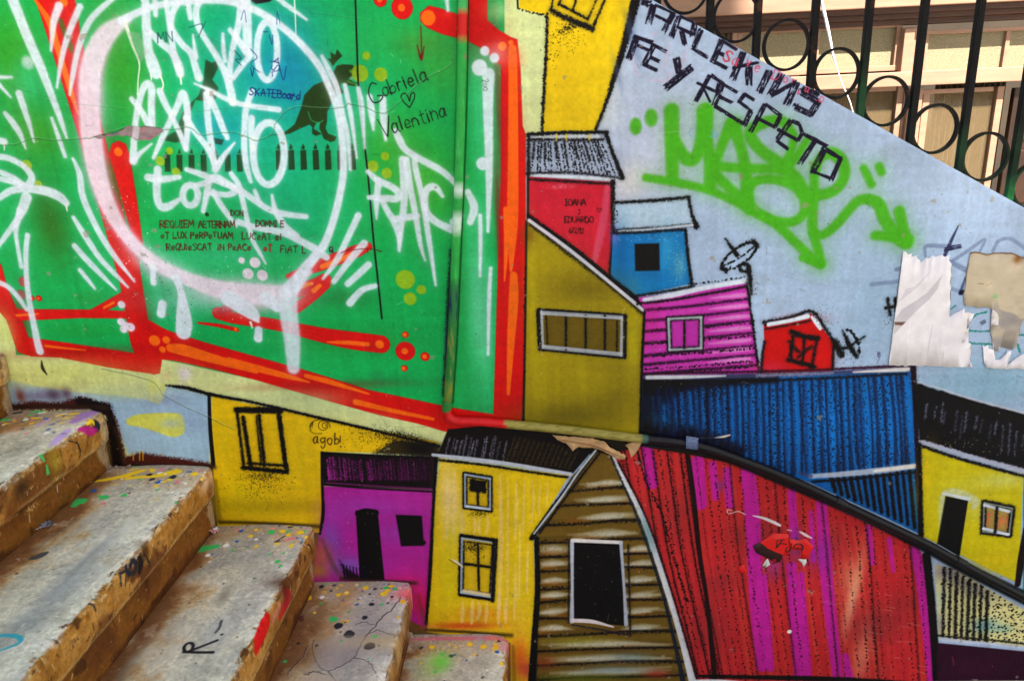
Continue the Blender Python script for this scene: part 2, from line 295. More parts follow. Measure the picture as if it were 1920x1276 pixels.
def paint_mural(c):
    rng = c.rng; F, S, G, D, B, T, SP = c.F, c.S, c.G, c.D, c.B, c.T, c.SP
    H_ = HOUSE
    # grounds
    F([-1500,-700, 1000,-700, 1000,1600, -1500,1600], PALE, 1)
    F([986,-700, 3200,-700, 3200,1900, 986,1900], SKYB, 1)
    F([960,-200, 1040,-200, 1028,30, 1024,150, 1020,262, 980,262], (204,216,158), 2)
    F([985,780, 1206,800, 1300,815, 1400,850, 1400,880, 1110,850, 960,840], (24,20,16), 3)
    for x, y, rx, ry, col, a in [(1250,180,120,90,(178,194,230),.5),(1240,300,70,120,(196,196,222),.55),(1175,340,40,40,(226,214,210),.7),(1330,420,160,90,(162,186,224),.5),(1600,470,240,140,(152,181,216),.5),(1780,350,140,70,(174,194,226),.4),(1500,620,120,70,(160,188,224),.5),(1850,720,120,50,(128,172,202),.8),(1640,600,60,110,(134,168,200),.5),(1150,200,40,100,(205,212,232),.5)]: G(x, y, rx, ry, col, a)
    # green field
    F([-900,-400, 946,-400, 946,120, 930,790, 700,760, 300,672, 30,665, 20,580, -10,480, -200,440, -900,330], GRN, 2)
    for x, y, rx, ry, col, a in [(230,120,60,130,(52,146,28),.85),(30,110,60,90,(56,150,20),.8),(70,250,60,60,(66,150,24),.7),(95,420,35,75,(44,98,22),.85),(70,160,40,60,(18,160,90),.5),(500,170,170,150,(8,158,150),.85),(545,120,80,90,(0,120,186),.85),(470,90,60,50,(0,140,165),.6),(400,235,60,26,(0,130,185),.5),(420,60,120,60,(10,160,120),.6),(430,270,50,40,(0,140,175),.55),(520,300,90,110,(12,162,132),.6),(560,400,80,60,(16,165,120),.6),(790,350,70,80,(56,158,28),.75),(730,270,60,60,(62,160,32),.55),(660,90,90,60,(30,178,84),.6),(830,130,60,50,(70,160,50),.5),(790,80,60,30,(90,140,40),.5),(420,480,120,30,(60,190,140),.6),(330,570,60,60,(24,172,110),.5),(640,560,70,20,(20,110,40),.55),(650,640,110,26,(36,130,46),.6),(898,600,24,160,(104,206,164),.75),(894,200,22,130,(60,192,130),.6),(860,500,14,160,(40,150,70),.5),(880,720,26,60,(30,150,80),.8),(200,290,40,60,(40,120,30),.7),(225,350,26,60,(60,90,36),.8),(150,620,80,20,(30,150,60),.6),(170,560,40,14,(40,130,50),.5),(590,690,70,50,(30,180,90),.4)]: G(x, y, rx, ry, col, a)
    # scratched stencil shapes, first layer
    DK = (22, 48, 18)
    F([385,112, 398,118, 410,112, 408,130, 398,150, 410,165, 404,186, 386,190, 366,188, 352,225, 350,262, 330,268, 300,262, 330,246, 345,205, 372,180, 382,150], DK, 4, .85)
    F([398,258, 420,262, 416,272, 404,270], (16,40,30), 3, .8)
    for k in range(7):
        x = 308+k*22.6; F([x,290, x+11,290, x+12,322, x+1,322], (20,50,20), 2, .9); F([x+2,288, x+6,278, x+9,288], (20,50,20), 2, .9)
    F(H_['dino'], (28, 52, 14), 2.5, .97)
    S([578,210, 584,225, 597,230, 606,226], 1.6, (40,170,90), 2, .8); S([597,230, 598,240, 603,250], 1.6, (40,170,90), 2, .8)
    F(np.array([535,440,562,440,556,390,592,412,606,368,646,420,600,462,575,496,556,470]).reshape(-1,2)/_f+[480,0], (28,52,14), 2, .97)
    C_ = c.C
    C_(658,134,3.2,(70,130,30)); S([652,152, 660,156, 668,158], 2.4, (60,140,30), 1.5, .8); D([653,148, 668,157], 1, 3.4, (28,52,14))
    for k in range(7):
        x = 517+k*23; h = (k == 5)
        F([x,282, x+11,281, x+13,318, x+1,319], DK, 2, .93); F([x+1,279, x+5,269, x+9,276, x+7,281], DK, 2, .9)
    F([520,-6, 505,4, 480,8, 470,2, 476,-10], BLK, 3)
    # yellow-green spots
    for x, y, r in [(687,105,8),(675,138,16),(714,140,13),(722,293,8),(699,312,11),(725,325,10),(760,524,18),(790,543,9),(769,560,12),(318,283,7),(300,302,9),(330,322,8),(72,345,7),(50,310,10)]: C_(x, y, r, (142,178,24), 4, .92)
    # black marker line
    S([666,-10, 669,80, 672,160, 680,240, 690,330, 700,445, 709,530, 716,597], 3.4, BLK, 1.5)
    # red bands
    c.begin('border')
    RD = (176, 8, 10)
    F([57,-30, 137,-30, 152,70, 192,240, 213,320, 226,372, 238,430, 258,470, 268,540, 278,604, 312,618, 300,700, 288,702, 262,690, 244,640, 225,532, 184,382, 150,263, 105,120], RED, 3, 1, h=.15)
    F([107,36, 116,34, 138,88, 136,104, 126,88], (70,84,20), 4, .9); G(212,350,12,44,(70,70,24),.9,-.25); G(206,320,10,30,(60,90,24),.8,-.2)
    F([205,290, 209,270, 222,264, 236,270, 243,290, 256,370, 268,455, 262,474, 246,440, 225,360], RED, 3, 1, h=.15)
    F([-900,310, -200,425, -20,470, 3,497, 14,538, 32,580, 42,602, 54,632, 125,642, 254,662, 250,640, 242,597, 262,590, 312,618, 383,641, 480,668, 568,692, 690,730, 826,759, 850,764, 925,776, 932,545, 939,320, 939,124, 905,92, 872,75, 830,65, 800,52, 788,40, 788,24, 804,11, 826,16, 872,32, 878,32, 878,-30, 914,-30, 914,38, 934,56, 958,70, 970,74, 976,128, 980,236, 986,252, 986,420, 984,700, 978,796, 955,800, 946,823, 832,808, 781,793, 716,779, 600,747, 480,712, 400,692, 326,676, 288,672, 288,701, 200,688, 113,670, 60,668, 33,660, 26,640, 12,600, -20,560, -200,510, -900,390], RED, 2.6, 1, h=.15)
    for x, y, rx, ry, a in [(900,60,40,60,.35),(935,200,8,140,.5),(935,420,7,120,.7),(40,600,14,40,.5),(270,590,16,60,.4),(150,660,120,10,.5),(620,722,140,9,.4),(960,230,24,36,.3)]: G(x, y, rx, ry, (150,4,10), a)
    F([30,579, 170,580, 232,545, 237,565, 202,581, 239,583, 243,597, 150,596, 38,601], RED, 2.5, 1, h=.12)
    S([410,587, 440,596, 520,609, 600,627, 660,638, 714,645], [24,22,22,28,34,34], RED, 3, h=.2)
    S([416,582, 440,574, 462,570], [14,14,6], (180,10,14), 3)
    S([372,605, 410,610, 444,618], [4,7,8], RED, 2); C_(442,617,3.4,ORG)
    S([541,518, 600,497, 660,474, 690,462], [10,22,24,16], RED, 3, h=.1); S([557,545, 590,533, 610,524], [26,22,24], RED, 3, h=.1); S([556,577, 590,552, 612,533], [20,18,16], RED, 3, h=.1)
    G(470,575,30,10,(190,60,70),.5)
    for x, y, r, ro in [(713,0,13,5),(754,15,21,7),(760,658,18,6),(797,668,8.5,4.5),(758,690,6,4),(760,627,6,4),(60,559,5,2),(73,559,5.5,2.4)]: C_(x, y, r, RED, 2.4, h=.15); C_(x-1, y, ro, ORG, 2)
    C_(45,528,10,(190,40,60),6,.8); C_(40,552,9,(190,40,60),6,.7); C_(803,34,14,ORG,3.5); C_(712,645,8,ORG,3)
    c.end()
    # orange highlights
    for p, wd in [([66,0, 92,40, 104,75, 122,135, 134,175, 147,215],[6,13,13,11,10,3]),([320,652, 345,656, 400,672, 480,694],[16,22,18,12]),([430,676, 520,700, 580,716],[14,12,3]),([574,704, 620,716, 692,738],[8,10,3]),([667,753, 730,768, 812,785],[11,9,6]),([604,500, 640,485, 660,474],[9,9,3]),([588,545, 600,535],[9,7]),([562,537, 585,531],[9,6]),([614,641, 650,642, 690,645],[3,8,8]),([32,591, 72,588],[5,2]),([195,577, 213,567],[4,5]),([86,648, 120,652, 160,656],[5,4,2]),
        ([961,92, 962,160, 962,300, 961,420, 958,508],[16,18,20,20,5]),([949,392, 950,450, 946,526],[11,10,3]),([963,516, 963,560, 958,640, 953,738],[14,18,14,6])]: S(p, wd, ORG, 3, .95)
    for x, y, r in [(120,4,8),(222,285,8),(290,638,10),(312,637,7),(305,655,6),(942,87,8),(958,80,5)]: C_(x, y, r, ORG, 3.5)
    G(935,100,24,24,(240,190,190),.45); G(962,110,20,20,(230,90,60),.5)
    # pale band and left lower field
    F([26,640, 33,661, 60,669, 113,671, 200,689, 288,702, 288,673, 326,676, 400,693, 480,713, 600,748, 716,780, 781,793, 812,802, 822,818, 808,828, 700,804, 600,781, 480,755, 400,738, 312,722, 300,740, 310,752, 290,756, 220,748, 140,740, 60,730, 18,720, -60,720, -60,560, 0,575], (200,208,134), 3, .0)
    for x, y, rx, ry, col, a in [(120,700,110,26,(204,208,112),.7),(330,715,60,30,(210,216,140),.5),(560,750,80,20,(190,200,150),.6),(700,790,40,14,(190,200,150),.5),(790,808,20,9,(208,216,150),.5),(1000,150,20,120,(208,220,160),.4),(940,20,30,20,(200,216,160),.5),(10,620,20,40,(196,200,110),.6),(310,705,9,9,(225,190,150),.5)]: G(x, y, rx, ry, col, a)
    F([-300,772, 18,772, 205,790, 236,872, 400,872, 408,966, 604,974, 640,1076, 780,1086, 800,1166, 958,1180, 962,1400, -300,1400], (96,70,38), 5, .95)
    F([15,712, 60,722, 140,735, 215,740, 300,752, 314,722, 396,742, 392,868, 240,850, 215,790, 205,766, 18,766], (150,182,212), 7, 1)
    G(100,716,110,12,(200,208,130),.7); G(230,735,80,14,(186,200,150),.7); F([276,705, 312,722, 306,748, 298,757, 280,752], (206,214,128), 4)
    F([236,786, 262,776, 330,774, 344,786, 346,806, 338,816, 320,818, 290,808, 262,800, 240,796], (206,206,84), 4, .95, True); G(318,794,18,9,(160,180,180),.7)
    for x, y, rx, ry, col, a in [(70,742,40,10,(110,90,130),.6),(100,740,14,12,(70,40,60),.7),(125,738,10,12,(80,46,70),.7),(38,742,8,14,(120,50,40),.8),(310,750,40,16,(130,140,180),.5),(360,790,24,20,(130,150,190),.5)]: G(x, y, rx, ry, col, a)
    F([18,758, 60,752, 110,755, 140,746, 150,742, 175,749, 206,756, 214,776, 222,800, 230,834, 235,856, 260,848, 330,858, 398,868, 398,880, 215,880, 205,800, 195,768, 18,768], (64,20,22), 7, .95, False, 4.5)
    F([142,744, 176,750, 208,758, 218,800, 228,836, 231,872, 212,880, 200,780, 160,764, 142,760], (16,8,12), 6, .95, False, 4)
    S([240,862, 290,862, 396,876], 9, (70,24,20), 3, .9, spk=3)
    for x in (250, 262, 268): S([x,846, x,862], 2, (220,170,30), 1.5, .8)
    G(346,700,12,14,LAV,.85); S([346,706, 338,720], 5, LAV, 3, .5); S([78,676, 80,690, 88,702], [2,6,2], (50,46,30), 2)
    # ---- houses
    # tall yellow
    F(H_['tall'], (226,192,12), 3, wob=.6)
    for x, y, rx, ry, col, a in [(1060,160,26,60,(214,176,8),.5),(1130,110,20,60,(236,204,24),.5),(1080,220,40,20,(206,170,10),.5)]: G(x, y, rx, ry, col, a)
    S([1194,-10, 1182,40, 1166,100, 1150,150, 1137,192, 1116,246], [20,15,12,9,6,5], BLK, 4, .97, spk=2); G(1185,70,9,50,(70,90,140),.5,-.3); G(1158,140,6,40,(90,110,160),.4,-.3)
    D([1026,26, 1025,80, 1021,150, 1016,246], 2.6, 3.2, BLK, .5); S([1026,28, 1023,120, 1016,246], 3.4, BLK, 2, .95, spk=2)
    S([970,-10, 971,16], 3.4, BLK, 1.5); D([974,17, 1000,25, 1026,29], 1.5, 3, BLK)
    F([1036,-10, 1033,18, 1062,34, 1110,52, 1134,0, 1138,-10], (216,184,14), 2, .8)
    S([1038,-10, 1033,19], 3, BLK, spk=1.6); S([1033,20, 1070,38, 1110,54], [7,9,10], BLK, 2.5, spk=2.5); S([1111,53, 1136,-4], 4, BLK, spk=1.6); S([1048,8, 1075,22, 1102,36], 4, BLK, spk=1.6); S([1055,-8, 1048,9], 3, BLK, spk=1.6); S([1102,37, 1120,-4], 2.4, BLK, spk=1.6); S([1082,-6, 1073,22], 3, BLK, spk=1.6)
    G(1066,52,26,9,BLK,.85,-.4,1.25); SP(1060,70,22,14,130,BLK,(.3,.8)); SP(1036,100,8,18,40,BLK,(.4,1.1))
    # blue sky haze edge and small red house
    G(1155,300,24,40,(150,160,200),.5)
    F(H_['red_roof'], (152,166,198), 2.5)
    F([996,252, 1120,250, 1128,260, 996,262], (196,206,220), 3)
    def dots(i, a, b):
        D([*a, *b], 1.5, 2.6, BLK, .8, drop=.12)
        if i % 3 == 0: S([*a, *((a+b)/2)], 3, BLK, 2, .7, spk=2.5)
    stripes(c, [1000,268, 1130,265], [994,322, 1158,330], 21, dots)
    S([994,262, 1130,262], 4, BLK, 2.5, .9, spk=1.8); S([990,252, 1060,249, 1138,248], 6, BLK, 2, spk=1.6); S([1136,250, 1150,290, 1167,333], [7,6,8], BLK, 2, spk=1.8); S([991,254, 991,326], 6, BLK, 2.5, .9, spk=2)
    for x in (1043, 1062, 1105): S([x,252, x,262], 4, (220,186,40), 3, .7)
    F(H_['red'], (196,26,50), 2.5)
    S([1140,345, 1130,420, 1112,500], [10,16,10], (208,90,130), 8, .6); G(1050,350,30,6,(220,110,130),.5,0,.6); G(1020,440,30,50,(188,18,40),.5); G(1060,400,60,40,(204,34,56),.5)
    S([1000,328, 1060,331, 1158,336], 6, WHT, 3, .95); S([992,336, 1080,341, 1152,345], 4, BLK, 2.5, .9, spk=2); S([988,325, 1080,324, 1168,335], 3, BLK, 2, .8, spk=2)
    S([1149,340, 1148,440, 1143,530], [8,5,7], BLK, 2.5, .95, spk=2); S([990,326, 990,410], 5, BLK, 2.5, .9)
    MK = (50, 10, 14)
    T("IOANA",1060,385,11,0,1.8,MK); T("J",1084,402,9,0,1.4,MK); T("EDUARDO",1059,417,10.5,.0,1.7,MK); T("6/2/12",1067,436,9.5,.05,1.6,MK)
    S([1123,398, 1119,391, 1122,390, 1124,393, 1127,390, 1128,394, 1123,398], 1.2, MK, 1.2, .9)
    # sky-blue house
    F(H_['cyan_roof'], (172,198,228), 3); F(H_['cyan'], (14,112,188), 3)
    for x, y, rx, ry, col, a in [(1165,470,14,50,(10,84,150),.6),(1250,470,18,40,(60,170,220),.5),(1275,500,12,30,(110,170,180),.5),(1210,540,40,14,(20,130,200),.5),(1152,440,8,20,(120,110,200),.7)]: G(x, y, rx, ry, col, a)
    SP(1230,440,40,8,60,(220,236,250),(.3,.8)); SP(1270,500,10,25,80,(180,210,200),(.3,.8))
    S([1150,380, 1210,377, 1260,373, 1291,370], 5, BLK, 2.5, spk=2); S([1291,370, 1297,400, 1306,425], [6,5,9], BLK, 2.5, spk=2); S([1152,432, 1220,428, 1304,421], 4, BLK, 2.5, .9, spk=3); S([1160,434, 1220,430, 1298,422], 4.5, WHT, 2.5, .9); S([1150,437, 1210,435, 1282,430], 4, BLK, 2.5, .9, spk=2); S([1150,385, 1150,430], 4, BLK, 2, .8, spk=3); D([1155,390,1157,420],1.2,4,BLK,1.5)
    S([1285,430, 1290,480, 1297,532], 5, BLK, 2.5, spk=2); F(H_['cyan_win'], BLK, 4, h=.1)
    # red house over olive
    F(H_['olive'], (158,140,8), 3)
    for x, y, rx, ry, col, a in [(1050,560,60,70,(170,150,6),.5),(1100,540,70,30,(96,80,20),.55),(1070,780,100,30,(96,84,14),.85),(1150,740,60,60,(120,104,10),.7),(1000,600,10,160,(184,168,20),.5),(1020,700,8,60,(176,160,16),.6),(1090,700,8,40,(178,164,10),.6),(1185,640,10,70,(184,172,10),.7),(1110,710,50,30,(168,152,4),.6),(990,440,14,20,(110,70,10),.7)]: G(x, y, rx, ry, col, a)
    S([991,404, 1080,470, 1145,523, 1212,576], [6,9,9,12], BLK, 3, spk=2); S([994,420, 1080,486, 1150,540, 1208,590], 5, BLK, 4, .75, spk=3); S([992,413, 1060,462, 1120,510, 1206,581], 6.5, (206,206,226), 2.5, .95)
    S([987,414, 985,600, 981,795], [4,4,5], BLK, 4, .85); S([1211,584, 1206,660, 1201,810], [9,8,6], BLK, 3, .95, spk=1.5); D([985,500,982,790],1.4,4,BLK)
    q = H_['olive_win']; F(q, (104,84,12), 2); window(c, q, (168,176,190), 5.5, 6, None)
    for x in (1061, 1098, 1134): S([x,592, x,655], 3.6, BLK, 2, .95, spk=1.2)
    S([1016,588, 1165,597], 4, (200,206,222), 3, .8); S([1020,648, 1164,662], 4.5, (196,202,222), 3, .8); SP(1015,630,2,30,50,(220,224,236),(.3,.8)); SP(1168,630,2,30,50,(220,224,236),(.3,.8))
    # pink clapboard
    F(H_['pink'], (196,48,176), 3); c.clip(H_['pink'])
    for k, y in enumerate([560, 580, 600, 622, 645, 662, 680]):
        S([1205,y+14, 1300,y+3, 1425,y-12+k], [6,10,8], (206,60,186), 6, .6); S([1330,y-1, 1380,y-6, 1405,y-8], [2,8,6], (222,170,220), 6, .6)
        S([1200,y+22, 1290,y+14, 1425,y-3+k], [5,4,3], (30,4,36), 3.5, .9, spk=2.2)
    for k, y in enumerate([612, 636, 660, 684, 694]): D([1206,y+8, 1300,y+2, 1420,y-8], 1.6, 3.4, BLK, 1)
    G(1215,600,30,50,(214,30,130),.3); c.clip()
    S([1208,562, 1260,553, 1320,540, 1395,527], [8,10,9,9], WHT, 3, .95); S([1195,569, 1260,562, 1330,550, 1400,537], 4, BLK, 2.5, .9, spk=1.8); S([1185,556, 1260,544, 1300,536], 4, BLK, 2.5, .9, spk=2); D([1290,533, 1350,526, 1400,519], 1.4, 4.5, BLK); D([1402,540, 1412,610, 1423,700], 2.2, 3.4, BLK); S([1400,530, 1410,600, 1423,700], 3, BLK, 2, .8, spk=2)
    window(c, H_['pink_win'], (176,186,200), 6, 5, (186,44,170)); S([1283,600, 1283,652], 4, BLK, 2, .95, spk=1.2)
    # dishes
    c.begin('dish_a')
    c.S(arc(1385,480,38,17,0,360,24), 2.6, BLK, 1.5, .0)
    ell = np.array(arc(0,0,38,15,0,360,26)).reshape(-1,2); cc, ss = math.cos(-.62), math.sin(-.62); ell = ell@np.array([[cc,ss],[-ss,cc]])+[1386,480]
    D(ell, 2.4, 3.0, BLK, .6); S(ell[14:26], 3, BLK, 2, .8, spk=1.8); D([1352,500, 1380,488, 1414,462], 1.7, 4, BLK); S([1360,447, 1370,462], [2,3], BLK, spk=2); S([1366,456, 1382,478], [4,8], BLK, 2, spk=1.6); S([1412,452, 1420,462], 7, BLK, spk=2.5); S([1352,502, 1362,508], 6, BLK, spk=2.5)
    S(arc(1396,502,9,7,0,360,14), 5, BLK, 2, spk=2); S([1402,500, 1406,520, 1408,552], [7,8,3], BLK, 2, spk=2.5); SP(1408,540,8,14,60,BLK,(.3,.8))
    c.end()
    ell2 = np.array(arc(0,0,26,9,0,360,20)).reshape(-1,2); cc, ss = math.cos(1.15), math.sin(1.15); ell2 = ell2@np.array([[cc,ss],[-ss,cc]])+[1598,641]
    # small red hut
    F(H_['hut'], (196,12,14), 3); G(1445,690,30,14,(200,40,80),.6); G(1500,600,40,10,(170,6,14),.5); G(1540,680,20,20,(214,24,24),.5)
    S([1432,604, 1480,595, 1521,584, 1545,612, 1563,640], 5, BLK, 3, .95, spk=2.5); S([1441,608, 1480,601, 1514,593], [8,8,9], WHT, 2.5); S([1522,594, 1532,606, 1538,616], [5,9,6], WHT, 2.5); S([1438,616, 1480,609, 1518,601], 3, BLK, 2, .9, spk=1.8)
    S([1434,640, 1430,660, 1427,700], 4, BLK, 2, .9, spk=2); S([1563,640, 1561,698], 5, BLK, 3, .9, spk=2); D([1434,606,1436,620],1.5,3,BLK); SP(1540,600,14,14,70,BLK,(.3,.7))
    S([1484,622, 1506,630, 1532,634], 9, BLK, 2, spk=3); S([1487,630, 1482,670], 6, BLK, 2, spk=2.5); S([1478,674, 1502,680, 1526,688], 8, BLK, 2, spk=3); S([1508,632, 1505,678], 4, BLK, 2, spk=2); S([1532,632, 1522,688], 5, BLK, 2, spk=3); S([1480,640, 1500,660, 1520,650, 1496,670], 5, BLK, 2, .8, spk=3.5)
    c.begin('dish_b'); D(ell2, 2.2, 3.0, BLK, .7); S([1564,650, 1585,652, 1606,640, 1622,630], [5,5,4,2], BLK, spk=2); S([1565,640, 1578,664], 11, BLK, spk=3.5); S([1580,620, 1592,646, 1606,668], [2,8,6], BLK, spk=2.5); SP(1590,665,14,10,60,BLK,(.3,.8)); c.end()
    # big blue roof
    F(H_['bluebig'], (4,92,176), 3); c.clip(H_['bluebig'])
    for x, a in [(1330,.4),(1400,.5),(1470,.6),(1540,.8),(1580,.8),(1640,.7),(1690,.6)]: G(x, 790, 26, 100, (6,120,214), a)
    F([1195,700, 1250,700, 1300,720, 1240,760, 1220,830, 1190,830], BLK, 30, .85); F([1195,790, 1300,800, 1400,840, 1380,870, 1195,840], BLK, 24, .9); F([1200,700, 1460,700, 1460,718, 1330,726, 1200,740], BLK, 14, .8)
    def rib(i, a, b):
        t = i/34; wd = rng.uniform(3, 10)*(1.4 if t < .35 else 1)
        S([*a, *((a+b)/2+rng.normal(0, 2, 2)), *b], [wd*.7, wd*rng.uniform(.15, .8), wd], (4,6,18), 5, (.62 if i % 2 else .85) if t > .3 else .95, spk=(0 if i % 3 == 0 else rng.uniform(2.2, 3.6)) if t > .3 else rng.uniform(3, 5.5))
        D([*(a+[6, 6]), *(b+[6, -4])], rng.uniform(.8, 1.4), rng.uniform(4, 5.5), BLK, 1.6, a=rng.uniform(.6, 1), drop=.2); S([*(a+[2, 4]), *(b+[2, -2])], rng.uniform(3, 7), (2,40,100), 7, .5)
        if rng.random() < .6: D([*(a+[10, 8]), *(b+[10, -4])], 1.2, 4.5, BLK, 2.5, drop=.25)
    stripes(c, [1225,726, 1460,716, 1700,704], [1230,820, 1330,850, 1450,884, 1560,884, 1712,868], 36, rib)
    for k in range(10): x = 1220+k*22+rng.normal(0,4); S([x,745+k, x+3,800+k*3], [2,4,2], (10,70,150), 5, .5, spk=4)
    F([1500,900, 1550,895, 1640,886, 1728,876, 1728,1010, 1640,965], (8,90,172), 3)
    for k in range(15):
        x = 1560+k*12.4; y1 = 900+(x-1530)*.46; S([x-4,888-(x-1560)*.04, x+6,y1+6], rng.uniform(4.5, 7), BLK, 2.5, .97, spk=1.6)
    c.clip()
    S([1210,707, 1340,705, 1460,702, 1600,697, 1706,690], [9,9,8,8,10], (60,60,100), 6, .9); S([1214,707, 1290,706, 1360,704], [8,7,3], (220,224,240), 4, .95); S([1420,704, 1560,699], 5, (150,150,180), 4, .7, spk=3); S([1600,697, 1660,694, 1702,692], [3,7,9], (226,222,228), 4, .95)
    S([1206,700, 1460,695, 1600,690, 1712,684], 4, (40,6,30), 2.5, .9, spk=1.5); S([1206,716, 1460,712, 1700,700], 4.5, BLK, 3, .8, spk=2.5)
    S([1520,892, 1580,888, 1660,880, 1718,872], [9,11,12,10], (176,186,214), 5, .9); S([1640,882, 1718,873], [5,9], (226,222,222), 3, .9); S([1500,886, 1520,892], 8, (60,60,110), 5, .7); S([1524,902, 1600,897, 1718,884], 4, BLK, 2.5, .95, spk=2)
    S([1712,684, 1716,760, 1720,860, 1726,1005], [10,8,7,7], (22,4,20), 3, .97, spk=1.6)
    # dark roof right
    F(H_['dark_roof'], (12,10,16), 5, wob=1)
    c.clip(H_['dark_roof'])
    for k in range(20):
        x = 1735+k*13+rng.normal(0,4); y = 745+(x-1735)*.27; L = rng.uniform(30, 70); S([x+4,y+rng.uniform(0,20), x,y+L], [1.5,rng.uniform(2,4),1.5], (130,130,168), 3, rng.uniform(.3,.8), spk=3.2)
    c.clip()
    S([1712,714, 1760,727, 1800,741, 1860,758, 1960,784], [1,2.5,4,4,4], (196,200,220), 3, .85); S([1712,720, 1800,748, 1920,782], 3, BLK, 3, .6, spk=3)
    SP(1712,712,6,6,40,BLK,(.3,.7))
    F([1918,892, 2000,912, 2600,1080, 2600,1520, 1918,1130], (40,140,130), 3); S([1916,884, 2000,906, 2600,1085], 7, (176,182,214), 3, .95, spk=2); S([1940,1060, 2200,1120, 2600,1240], 30, (30,110,104), 20, .5)
    # lemon house
    F(H_['lemon'], (204,190,16), 3)
    for x, y, rx, ry, col, a in [(1735,900,14,60,(214,186,0),.6),(1880,900,50,16,(196,200,120),.7),(1800,920,50,24,(200,196,70),.5),(1860,1050,40,30,(214,184,0),.6),(1830,960,24,20,(206,206,110),.4)]: G(x, y, rx, ry, col, a)
    S([1728,828, 1770,840, 1830,858, 1980,898], [9,7,8,8], (176,182,214), 3, .95, spk=2); S([1730,836, 1770,850, 1830,868, 1980,908], 5, BLK, 2.5, .95, spk=1.8); S([1724,832, 1728,1004], [6,7], BLK, 3, .95, spk=2)
    S([1766,1010, 1773,926, 1826,937, 1826,950], [10,16,16,10], (198,206,176), 7, .75); S([1768,924, 1816,935], [4,8], WHT, 3, .9); F(H_['lemon_door'], BLK, 3, 1); S([1773,930, 1757,1020], 3, (70,80,20), 2, .5)
    q = H_['lemon_win']; F(q, (170,140,70), 2); window(c, q, (150,160,150), 4, 7, None, spk=2.5); S([1846,946, 1892,958], 6, WHT, 2.5, .9); S([1844,990, 1890,1001], 6, WHT, 2.5, .95); S([1869,950, 1866,996], 5, BLK, 2, .9, spk=1.5)
    T("F",1851,983,20,.08,1.6,(226,96,70)); T("M",1874,987,19,.08,1.6,(226,96,70))
    S([1920,990, 1914,1050, 1908,1095], [3,12,10], (20,8,10), 3, .95)
    # mustard house
    F(H_['mustard'], (222,182,6), 3)
    for x, y, rx, ry, col, a in [(440,930,50,40,(190,176,10),.5),(560,860,40,60,(220,188,10),.5),(500,950,90,14,(160,140,10),.6),(420,820,14,60,(200,180,20),.4),(600,800,60,14,(226,196,20),.4)]: G(x, y, rx, ry, col, a)
    S([310,722, 350,727, 400,740, 480,755, 600,783, 700,806, 800,830, 822,836], [2,7,6,5,5,5,6,8], BLK, 2.5, .97, spk=1.5)
    S([392,740, 394,800, 400,870], [6,7,8], BLK, 2.5, .97)
    q = np.array(H_['mustard_win'], float).reshape(-1,2)
    for a, b, wd in [((444,768),(526,769),11),((444,768),(458,878),5),((456,782),(470,872),7),((522,770),(537,880),8),((486,778),(496,872),6),((481,780),(490,870),3),((456,876),(538,884),8),((466,868),(532,872),5)]: S([*a,*b], wd, BLK, 2.5, .97, False, 2.2)
    D([482,762, 522,765], 1.6, 3.4, BLK); G(490,892,34,9,BLK,.8,0,1.3); SP(490,905,26,14,260,BLK,(.3,.9)); SP(500,930,26,18,60,BLK,(.3,.7))
    G(745,818,50,12,BLK,.9,.22,1.15); G(790,840,34,16,BLK,1,.2); F([740,822, 822,832, 824,858, 700,850], BLK, 9, .8, spk=6); SP(700,815,30,10,200,BLK,(.3,.8))
    IK = (60,36,10)
    S(arc(600,799,19,13,150,370,16), 1.4, IK, 1.2); S(arc(606,797,9,9,0,360,14), 1.3, IK, 1.2); S(arc(608,797,4,5,0,360,10), 1.2, IK, 1.2); S([580,806, 590,812, 604,812], 1.2, IK, 1.2); S([582,800, 587,790, 585,801], 1.2, IK, 1.2)
    T("agob",587,830,19,.02,1.7,IK,.86); S([638,816, 638,829], 1.7, IK, 1.2); S([639,836, 639,837], 2.4, IK, 1.2)
    # purple house
    F(H_['purple_roof'], (18,6,16), 4); c.clip(H_['purple_roof'])
    for k in range(34):
        x = 612+k*6+rng.normal(0,1.5); S([x,856+rng.uniform(0,10), x+4,898], [1.5,rng.uniform(1.5,5)], (164,42,150), 3, rng.uniform(.4,.95)*(1.2-k/34), spk=2.4)
    S([612,904, 700,910, 815,916], 2.5, (150,40,130), 3, .7); c.clip()
    F(H_['purple'], (170,34,152), 3)
    for x, y, rx, ry, col, a in [(690,950,80,20,(150,60,180),.5),(740,1000,40,20,(150,60,180),.5),(620,1010,20,40,(120,70,180),.8),(650,1060,40,20,(124,90,200),.8),(600,1040,20,30,(190,110,60),.7),(596,1070,16,14,(190,150,40),.7),(760,1090,40,20,(200,24,90),.6),(790,1130,20,30,(206,20,60),.7),(780,1060,30,30,(176,30,130),.4),(640,960,30,30,(160,50,170),.4),(770,940,50,14,(180,40,150),.4)]: G(x, y, rx, ry, col, a)
    S([604,848, 604,900, 606,960, 600,1000], [6,5,6,4], BLK, 2.5, .95); S([606,848, 700,853, 818,858], 4, BLK, 2.5, .95); S([608,908, 700,915, 815,921], 4, BLK, 3, .9)
    S([672,962, 685,958, 704,960], 12, BLK, 3); F(H_['purple_door'], BLK, 4); F(H_['purple_win'], BLK, 4.5); S([756,1016, 794,1016], 9, BLK, 4, .9)
    for k in range(8): S([644+k*6,1058+k*1.2, 646+k*6,1084], [2,3], (12,12,40), 2, .9)
    F([636,1050, 648,1064, 690,1088, 650,1086], BLK, 5, .75, spk=4)
    # corn-yellow house
    F(H_['corn'], (222,188,20), 3)
